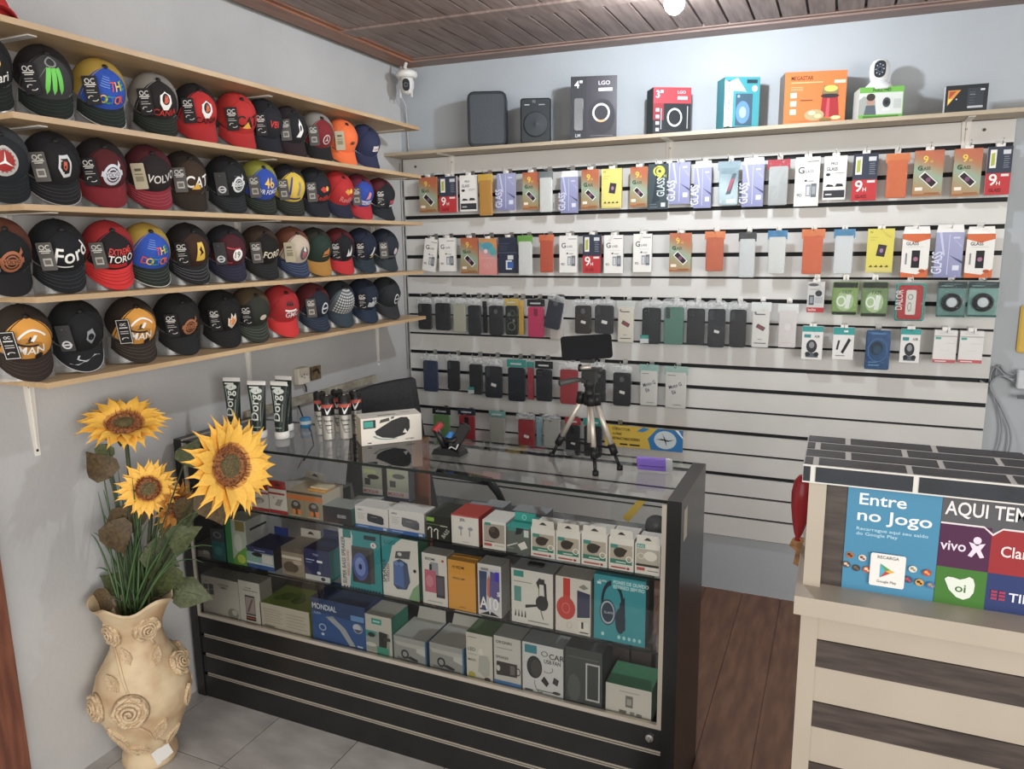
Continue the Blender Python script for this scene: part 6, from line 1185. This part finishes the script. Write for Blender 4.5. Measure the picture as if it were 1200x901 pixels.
MB().front(0, w, 0, h, -.001, [('t', 'Entre', .13, .81, .1, 'dfe6ea', 'l', 0, 1.18), ('t', 'no Jogo', .12, .665, .1, 'dfe6ea', 'l', 0, 1.3), ('t', 'Recarregue aqui seu saldo', .12, .575, .028, 'a8d0e4', 'l', 0, 1.3), ('t', 'do Google Play', .12, .53, .028, 'a8d0e4', 'l', 0, 1.3)]+EM+[('r', .30, .1, .68, .38, 'dfdcd8'), ('r', .31, .09, .67, .39, 'dfdcd8'), ('t', 'RECARGA', .49, .345, .026, '3c3c40', 'c', 0, 1.0), ('t', 'Google Play', .49, .125, .022, '5a5a60', 'c'),
    ('p', [(.41, .3), (.41, .17), (.47, .235)], '3aa6c4'), ('p', [(.41, .3), (.47, .235), (.52, .252)], '4a9a4a'), ('p', [(.41, .17), (.52, .218), (.47, .235)], 'c43a34'), ('p', [(.47, .235), (.52, .252), (.57, .235), (.52, .218)], 'd8a824')]).build('print', t2)
# operators poster
x0 = 2.308; x1 = 2.308+.156
t2 = thing('poster', (x0, PY, z0), 'poster of four coloured panels under a grey heading, right of the blue one', 'poster')
w = x1-x0; h = z1-z0
MB().box(0, -.001, 0, w, 0, h, mat('55555a', .35)).build('sheet', t2)
g = .146/w
MB().front(0, w, 0, h, -.001, [('r', 0, .345, .5, .73, '4e1e46'), ('p', [(.5, .345), (1, .345), (1, .735), (.58, .735), (.52, .68), (.5, .70)], '9a2026'), ('r', 0, 0, .5, .345, '37731c'), ('r', .5, 0, 1, .345, '26376c'),
    ('t', 'AQUI TEM', .03, .81, .115, 'dedcdc', 'l', 0, .76), ('p', [(0, .725), (.42, .725), (.51, .665), (.6, .725), (1, .725), (1, .74), (.6, .74), (.51, .685), (.42, .74), (0, .74)], 'd8cfd2'),
    ('t', 'vivo', .015, .50, .085, 'e0cfe0', 'l', 0, .92), ('e', .37, .61, .04, .032, 'e0cfe0'), ('p', [(.29, .59), (.345, .58), (.36, .565), (.38, .565), (.395, .58), (.45, .59), (.41, .53), (.45, .47), (.41, .46), (.37, .51), (.33, .46), (.29, .47), (.33, .53)], 'e0cfe0'),
    ('t', 'Claro', .6, .5, .09, 'e6cfcf', 'l', 0, .85), ('p', [(.09, .24), (.12, .262), (.17, .262), (.24, .25), (.29, .265), (.33, .285), (.37, .27), (.39, .22), (.385, .15), (.35, .1), (.29, .075), (.22, .09), (.14, .15)], 'd5dcd0'), ('t', 'oi', .2, .14, .07, '3c6a2c', 'l', 0, 1.1),
    ('t', 'TIM', .72, .12, .075, 'd8dce6', 'l', 0, 1.0)]+[('r', .55+.075*i, .12+.03*j, .61+.075*i, .14+.03*j, 'a83050') for i in range(2) for j in range(3)]).build('print', t2)
# red balloon behind the counter
p_ = at(938, 588, 'y', -1.80)
t = thing('balloon', (p_.x+.003, -1.80, p_.z), 'red half-inflated balloon tied at the counter corner', 'balloon', None, (0, .05, 0))
MB().lathe([(.001, .062), (.012, .058), (.02, .045), (.023, .02), (.021, -.01), (.015, -.045), (.009, -.07), (.005, -.08), (.008, -.086)], mat('9a1c26', .2), n=20).build('balloon', t, smooth=True)
tag(MB().prism([(-.012, -.004), (.0, .0), (.012, .0), (.006, -.03), (.002, -.065), (-.008, -.06), (-.004, -.03), (-.018, -.02)], -.004, .003, noisy('gold_ribbon', '7a5020', 'b88038', 60, .35, .3)).build('ribbon_bow', None, (p_.x+.001, -1.80, p_.z-.080)), 'brown gold ribbon hanging from the red balloon', 'ribbon')

# ================================================================= vase with roses in relief
VX, VY = .150, -1.930
M_VASE = noisy('vase_plaster', 'ab845a', 'd0b890', 9, .6, .25, bscale=50, lo=.3, hi=.6)
t = thing('vase', (VX, VY, 0), 'tall beige plaster vase with roses in relief standing on the tiles', 'vase')
PRF = [(r_*.75, z_) for r_, z_ in [(.105, 0), (.112, .012), (.108, .035), (.100, .052), (.108, .07), (.130, .1), (.158, .15), (.180, .2), (.190, .235), (.186, .275), (.168, .32), (.135, .36), (.108, .40), (.098, .44), (.100, .48), (.114, .515), (.142, .545), (.160, .566)]]
def vr(z):
    for (r0, z0_), (r1, z1_) in zip(PRF, PRF[1:]):
        if z0_ <= z <= z1_: return r0+(r1-r0)*(z-z0_)/(z1_-z0_)
    return .15
b = MB(); n = 48
full = PRF+[(.115, .562), (.098, .53), (.075, .47), (.068, .40)]
for i, (r_, z_) in enumerate(full):
    for j in range(n):
        a = 2*PI*j/n; wv = max(0, (z_-.48)/.09) if i > 13 else 0
        rr = r_*(1+.06*wv*math.sin(5*a+.6)+.012*math.sin(9*a+z_*30)*(1 if .1 < z_ < .4 else 0)); b.v.append((rr*math.cos(a), rr*math.sin(a), z_+.012*wv*math.sin(5*a+2)))
for i in range(len(full)-1):
    for j in range(n): b.f.append((i*n+j, i*n+(j+1) % n, (i+1)*n+(j+1) % n, (i+1)*n+j)); b.m.append(b.mi(M_VASE))
b.f.append(tuple(range(n-1, -1, -1))); b.m.append(0); b.f.append(tuple(range((len(full)-1)*n, len(full)*n))); b.m.append(0)
vb = b.build('body', t, smooth=True)
AZ = -.66
def on_vase(dl, z, lift=0):
    a = AZ+dl; r_ = vr(z); s_ = (vr(z+.02)-vr(z-.02))/.04 if .02 < z < .54 else 0
    nrm = Vector((math.cos(a), math.sin(a), -s_)).normalized(); p = Vector((r_*math.cos(a), r_*math.sin(a), z))+nrm*lift
    tx = Vector((-math.sin(a), math.cos(a), 0)); ty = nrm.cross(tx)
    return Matrix(((tx.x, ty.x, nrm.x, p.x), (tx.y, ty.y, nrm.y, p.y), (tx.z, ty.z, nrm.z, p.z), (0, 0, 0, 1)))
rb = MB(); R1 = 1.0
rb.lathe([(.98, -.12), (.9, .05), (.6, .18), (.001, .26)], M_VASE, n=20)
pth = []; rad = []
for i in range(46):
    a = i/45*PI*5.4; r_ = .1+.55*i/45; pth.append((r_*math.cos(a)*(1+.08*math.sin(3*a)), r_*math.sin(a), .42-.26*i/45)); rad.append(.07+.05*i/45)
rb.tube(pth, rad, M_VASE, 6)
for k in range(6):
    a0 = k*PI/3; rb.tube([(.82*math.cos(a0+s_*.16)*(1+.06*math.cos(s_*1.6)), .82*math.sin(a0+s_*.16), .10+.05*math.cos(s_*.9)) for s_ in range(-4, 5)], [.03, .08, .11, .13, .14, .13, .11, .08, .03], M_VASE, 6)
ROSE = rb.mesh('rose', True)
lb = MB(); lv = [(0, -1), (.42, -.5), (.5, 0), (.34, .5), (0, 1), (-.34, .5), (-.5, 0), (-.42, -.5)]
k = len(lb.v)
for x, y in lv: lb.v.append((x, y, -.1))
for x, y in lv: lb.v.append((x*.92, y*.94, .16))
lb.v += [(0, -.6, .1), (0, .6, .1)]
mm = lb.mi(M_VASE)
for i in range(8): j = (i+1) % 8; lb.f.append((i, j, 8+j, 8+i)); lb.m.append(mm)
for f in ((8, 9, 16), (9, 10, 16), (10, 17, 16), (10, 11, 17), (11, 12, 17), (12, 13, 17), (13, 14, 17), (14, 16, 17), (14, 15, 16), (15, 8, 16)): lb.f.append(f); lb.m.append(mm)
lb.tube([(0, -1, .1), (0, 0, .16), (0, 1, .1)], .04, M_VASE, 5)
LEAFR = lb.mesh('relief_leaf', False)
for dl, z, r_, rot in ((-.28, .255, .058, 0), (-1.12, .47, .046, 1), (.38, .48, .046, 2), (1.12, .33, .046, .5), (-1.2, .25, .05, 1.4), (2.2, .3, .055, 2), (2.6, .47, .045, 0)):
    o = share(ROSE, 'rose', vb); o.matrix_local = on_vase(dl, z, .002) @ Matrix.Rotation(rot, 4, 'Z') @ Matrix.Scale(r_*.95, 4)
for dl, z, r_, rot in ((-.45, .405, .026, .5), (.55, .385, .026, -.5), (-.75, .335, .03, .9), (.28, .165, .034, -.4), (-.75, .15, .034, .6), (1.05, .225, .032, -.1), (.72, .11, .03, -.6), (-.35, .095, .03, 1.2), (1.9, .2, .035, .4), (2.8, .35, .03, -.4)):
    o = share(LEAFR, 'relief_leaf', vb); o.matrix_local = on_vase(dl, z, .001) @ Matrix.Rotation(rot, 4, 'Z') @ Matrix.Scale(r_*1.2, 4)
def vine(pts):
    MB().tube([on_vase(dl, z, .002).translation for dl, z in pts], .0045, M_VASE, 6).build('vine', vb, smooth=True)
vine([(-1.0, .43), (-.8, .4), (-.6, .37), (-.45, .34), (-.32, .31)]); vine([(-.2, .2), (.0, .17), (.1, .14), (.3, .11), (.5, .09)]); vine([(-.9, .19), (-.8, .13), (-.6, .095), (-.4, .07)]); vine([(.6, .42), (.45, .45)])
o = MB().box(-.028, -.026, 0, .028, .026, .001, 'dedbd6').build('sticker', vb); o.matrix_local = on_vase(.42, .048, .004) @ Matrix.Rotation(.3, 4, 'Z')

# ================================================================= artificial sunflowers
def petal_mesh(c1, c2):
    b = MB(); nx, ny = 5, 2
    for i in range(nx+1):
        u = i/nx; wd = .21*math.sin(min(1, u*1.05+.12)*PI)**.7 if u < 1 else .004
        for j in range(-1, 2): b.v.append((u, j*wd, .10*math.sin(u*PI)-.16*u*u+(.03 if j else 0)))
    for i in range(nx):
        for j in range(2): b.f.append((i*3+j, i*3+3+j, i*3+4+j, i*3+1+j)); b.m.append(b.mi(c1 if i else c2))
    return b.mesh('petal', True)
M_PET = noisy('yellow_petal', 'f0ae00', 'ffc600', 14, .6, .1, stretch=(.6, 4, 1)); M_PET2 = noisy('amber_petal', 'c67812', 'e29e20', 14, .6, .1)
PET, PETO = petal_mesh(M_PET, M_PET2), petal_mesh(M_PET2, M_PET2)
M_DISC = noisy('seed_disc', '4a2810', 'a8641c', 120, .8, .8, bscale=160); M_DIC = noisy('seed_centre', '4a3c1e', '6e6030', 200, .8, .8, bscale=200)
M_FLO = noisy('floret', '6a3414', 'b8642a', 90, .8, .3); M_LEAF = noisy('green_leaf', '333c18', '4f5826', 12, .55, .2); M_LEAFB = noisy('brownish_leaf', '40301a', '5e4a22', 12, .6, .2)
M_STEM = noisy('stem_green', '26331a', '3c4a22', 20, .6, .2); M_BLADE = noisy('grass_green', '2a4a1e', '4c6e34', 6, .5, .1)
MOUTH = Vector((VX, VY, .50))
def sunflower(px, py, y, R, nrm, lab, n1=18, n2=16, pet=None, cen='d', seed=0, tilt=.25):
    r = random.Random(seed); c = at(px, py, 'y', y); nrm = Vector(nrm).normalized()
    t = thing('sunflower', tuple(MOUTH), lab, 'flower', 'artificial sunflowers in the vase')
    q = nrm.to_track_quat('Z', 'Y')
    rd = .40*R
    b = MB().lathe([(rd*.95, -.008), (rd, .004), (rd*.9, .014), (rd*.62, .02), (rd*.55, .014), (rd*.42, .016), (rd*.2, .02), (.001, .021)], M_DISC, n=26, mats=[M_LEAF, M_DISC, M_DISC, M_DISC, M_DIC, M_DIC, M_DIC])
    for i in range(70):
        a = r.uniform(0, 2*PI); rr = rd*r.uniform(.6, .98); hh = r.uniform(.008, .02)
        p = Vector((rr*math.cos(a), rr*math.sin(a), .012)); b.tube([p, p+Vector((math.cos(a)*.004, math.sin(a)*.004, hh))], [.0022, .0008], M_FLO, 4, False)
    hd = b.build('seed_head', t, smooth=True); hd.rotation_mode = 'QUATERNION'; hd.location = c-MOUTH; hd.rotation_quaternion = q
    for ring, nn, ln, up in ((0, n1, R*.66, .02), (1, n2, R*.58, .22)):
        for i in range(nn):
            a = 2*PI*(i+.5*ring)/nn+r.uniform(-.07, .07); L = ln*r.uniform(.88, 1.1)
            o = share(pet or PET, 'petal', hd, (rd*.86*math.cos(a), rd*.86*math.sin(a), .0+.004*ring))
            o.rotation_euler = Matrix.Rotation(a, 4, 'Z').to_euler(); o.rotation_euler = (r.uniform(-.2, .2), -(up+tilt*r.uniform(.2, 1)), a); o.scale = (L, L*r.uniform(.85, 1.15), L)
    for i in range(7):                            # green bracts behind
        a = 2*PI*i/7; o = share(LEAFM, 'sepal', hd, (rd*.8*math.cos(a), rd*.8*math.sin(a), -.01), (PI, .35, a), (R*.3, R*.24, R*.3))
    s0 = c-MOUTH-nrm*.006; path = [s0, s0-nrm*.05+Vector((0, 0, -.03))]
    for k in range(1, 6): u = k/5; path.append(path[1].lerp(Vector(((px % 7-3)*.006, (py % 5-2)*.008, 0)), u)+Vector((0, 0, -.02*math.sin(u*PI))))
    MB().tube(path, [.006]*len(path), M_STEM, 8).build('stem', t, smooth=True)
    return t
def leaf_mesh(m, fold=.2):
    b = MB(); W_ = [0, .34, .42, .36, .24, .11, 0]
    for i, w_ in enumerate(W_):
        u = i/6
        for j in (-1, -.5, 0, .5, 1): b.v.append((u-(.08*abs(j) if i == 1 else 0), j*w_, fold*abs(j)*w_-.22*u*u+.02*math.sin(u*9+j*3)))
    for i in range(6):
        for j in range(4): b.f.append((i*5+j, (i+1)*5+j, (i+1)*5+j+1, i*5+j+1)); b.m.append(b.mi(m))
    b.tube([(0, 0, .01), (.5, 0, -.04), (.97, 0, -.2)], [.014, .01, .004], m, 4)
    return b.mesh('leaf', True)
LEAFM, LEAFN = leaf_mesh(M_LEAF), leaf_mesh(M_LEAFB)
toc = (Vector(CAM)-Vector((.3, -1.9, 1.0))).normalized()
up_ = Vector((0, 0, 1)); rt_ = AR
sunflower(146, 499, -1.90, .128, toc*.55+up_*.95+rt_*.03, 'yellow sunflower facing upwards, topmost in the vase', 22, 18, seed=1)
sunflower(174, 573, -1.88, .092, toc+up_*.1-rt_*.12, 'smaller yellow sunflower facing the viewer in the middle of the bunch', 20, 16, seed=2)
sunflower(267, 546, -1.86, .158, toc*.72+rt_*.85+up_*.02, 'largest yellow sunflower turned right in front of the counter', 22, 18, seed=3, tilt=.3)
sunflower(203, 592, -1.83, .088, rt_*.8+toc*.35-up_*.25, 'amber sunflower turned away behind the middle one', 16, 12, pet=PETO, seed=4)
# leaves and blades
fo = thing('leaf_spray', tuple(MOUTH), 'dull green and brown artificial leaves around the sunflower stems', 'foliage')
r = random.Random(5)
for px, py, y, L, ang, m in ((130, 560, -1.93, .11, 2.2, LEAFN), (150, 590, -1.9, .14, -1.75, LEAFN), (128, 610, -1.92, .12, -1.2, LEAFN), (243, 572, -1.86, .13, -1.3, LEAFN), (226, 585, -1.84, .1, -2.2, LEAFN), (170, 640, -1.9, .12, -.6, LEAFM), (200, 660, -1.88, .13, -2.0, LEAFM), (185, 620, -1.86, .11, .3, LEAFM), (205, 690, -1.84, .12, -.3, LEAFM), (150, 690, -1.84, .1, 2.6, LEAFM), (132, 700, -1.9, .1, -2.8, LEAFN), (215, 545, -1.9, .09, 1.0, LEAFM), (125, 520, -1.92, .07, -1.9, LEAFM), (198, 640, -1.92, .11, .6, LEAFM), (175, 668, -1.8, .13, -1.0, LEAFM)):
    c = at(px, py, 'y', y)
    if c.x < L+.01: c = at(px, py, 'x', L+.01)
    c = c-MOUTH; X = (rt_*math.cos(ang)+up_*math.sin(ang)).normalized(); Z = (toc+X*.2+Vector((r.uniform(-.3, .3), r.uniform(-.3, .3), .2))).normalized(); Y = Z.cross(X).normalized(); Z = X.cross(Y)
    o = share(m, 'leaf', fo); o.matrix_local = Matrix(((X.x, Y.x, Z.x, c.x), (X.y, Y.y, Z.y, c.y), (X.z, Y.z, Z.z, c.z), (0, 0, 0, 1))) @ Matrix.Scale(L, 4)
    MB().tube([c, c*.6+Vector((0, 0, .01)), c*.25, (0, 0, 0)], .0025, M_STEM, 5).build('twig', fo)
gs = thing('grass_spray', tuple(MOUTH), 'long thin green artificial grass blades spreading from the vase', 'foliage')
for i, (px, py) in enumerate(((92, 600), (95, 570), (102, 548), (110, 575), (118, 540), (128, 535), (138, 550), (96, 650), (108, 665), (100, 625), (155, 560), (165, 600), (232, 600), (250, 640), (240, 660), (222, 625), (92, 620), (120, 600), (160, 620), (175, 610), (185, 630), (150, 640), (140, 655), (168, 650), (178, 645), (158, 665), (190, 600), (148, 600), (170, 560), (145, 575))):
    e = at(px, py, 'y', -1.90+r.uniform(-.05, .06))-MOUTH; e.x = max(e.x, .02-VX); s0 = Vector((r.uniform(-.035, .035), r.uniform(-.035, .035), r.uniform(-.02, .02)))
    mid2 = s0.lerp(e, .55)+Vector((0, 0, .06+.25*abs(e.x+e.y))); path = [s0*(1-u)**2+mid2*2*u*(1-u)+e*u*u for u in [k/8 for k in range(9)]]
    MB().tube(path, [.0042, .004, .0038, .0035, .0032, .0027, .0022, .0015, .0006], M_BLADE, 4).build('blade', gs, smooth=True)
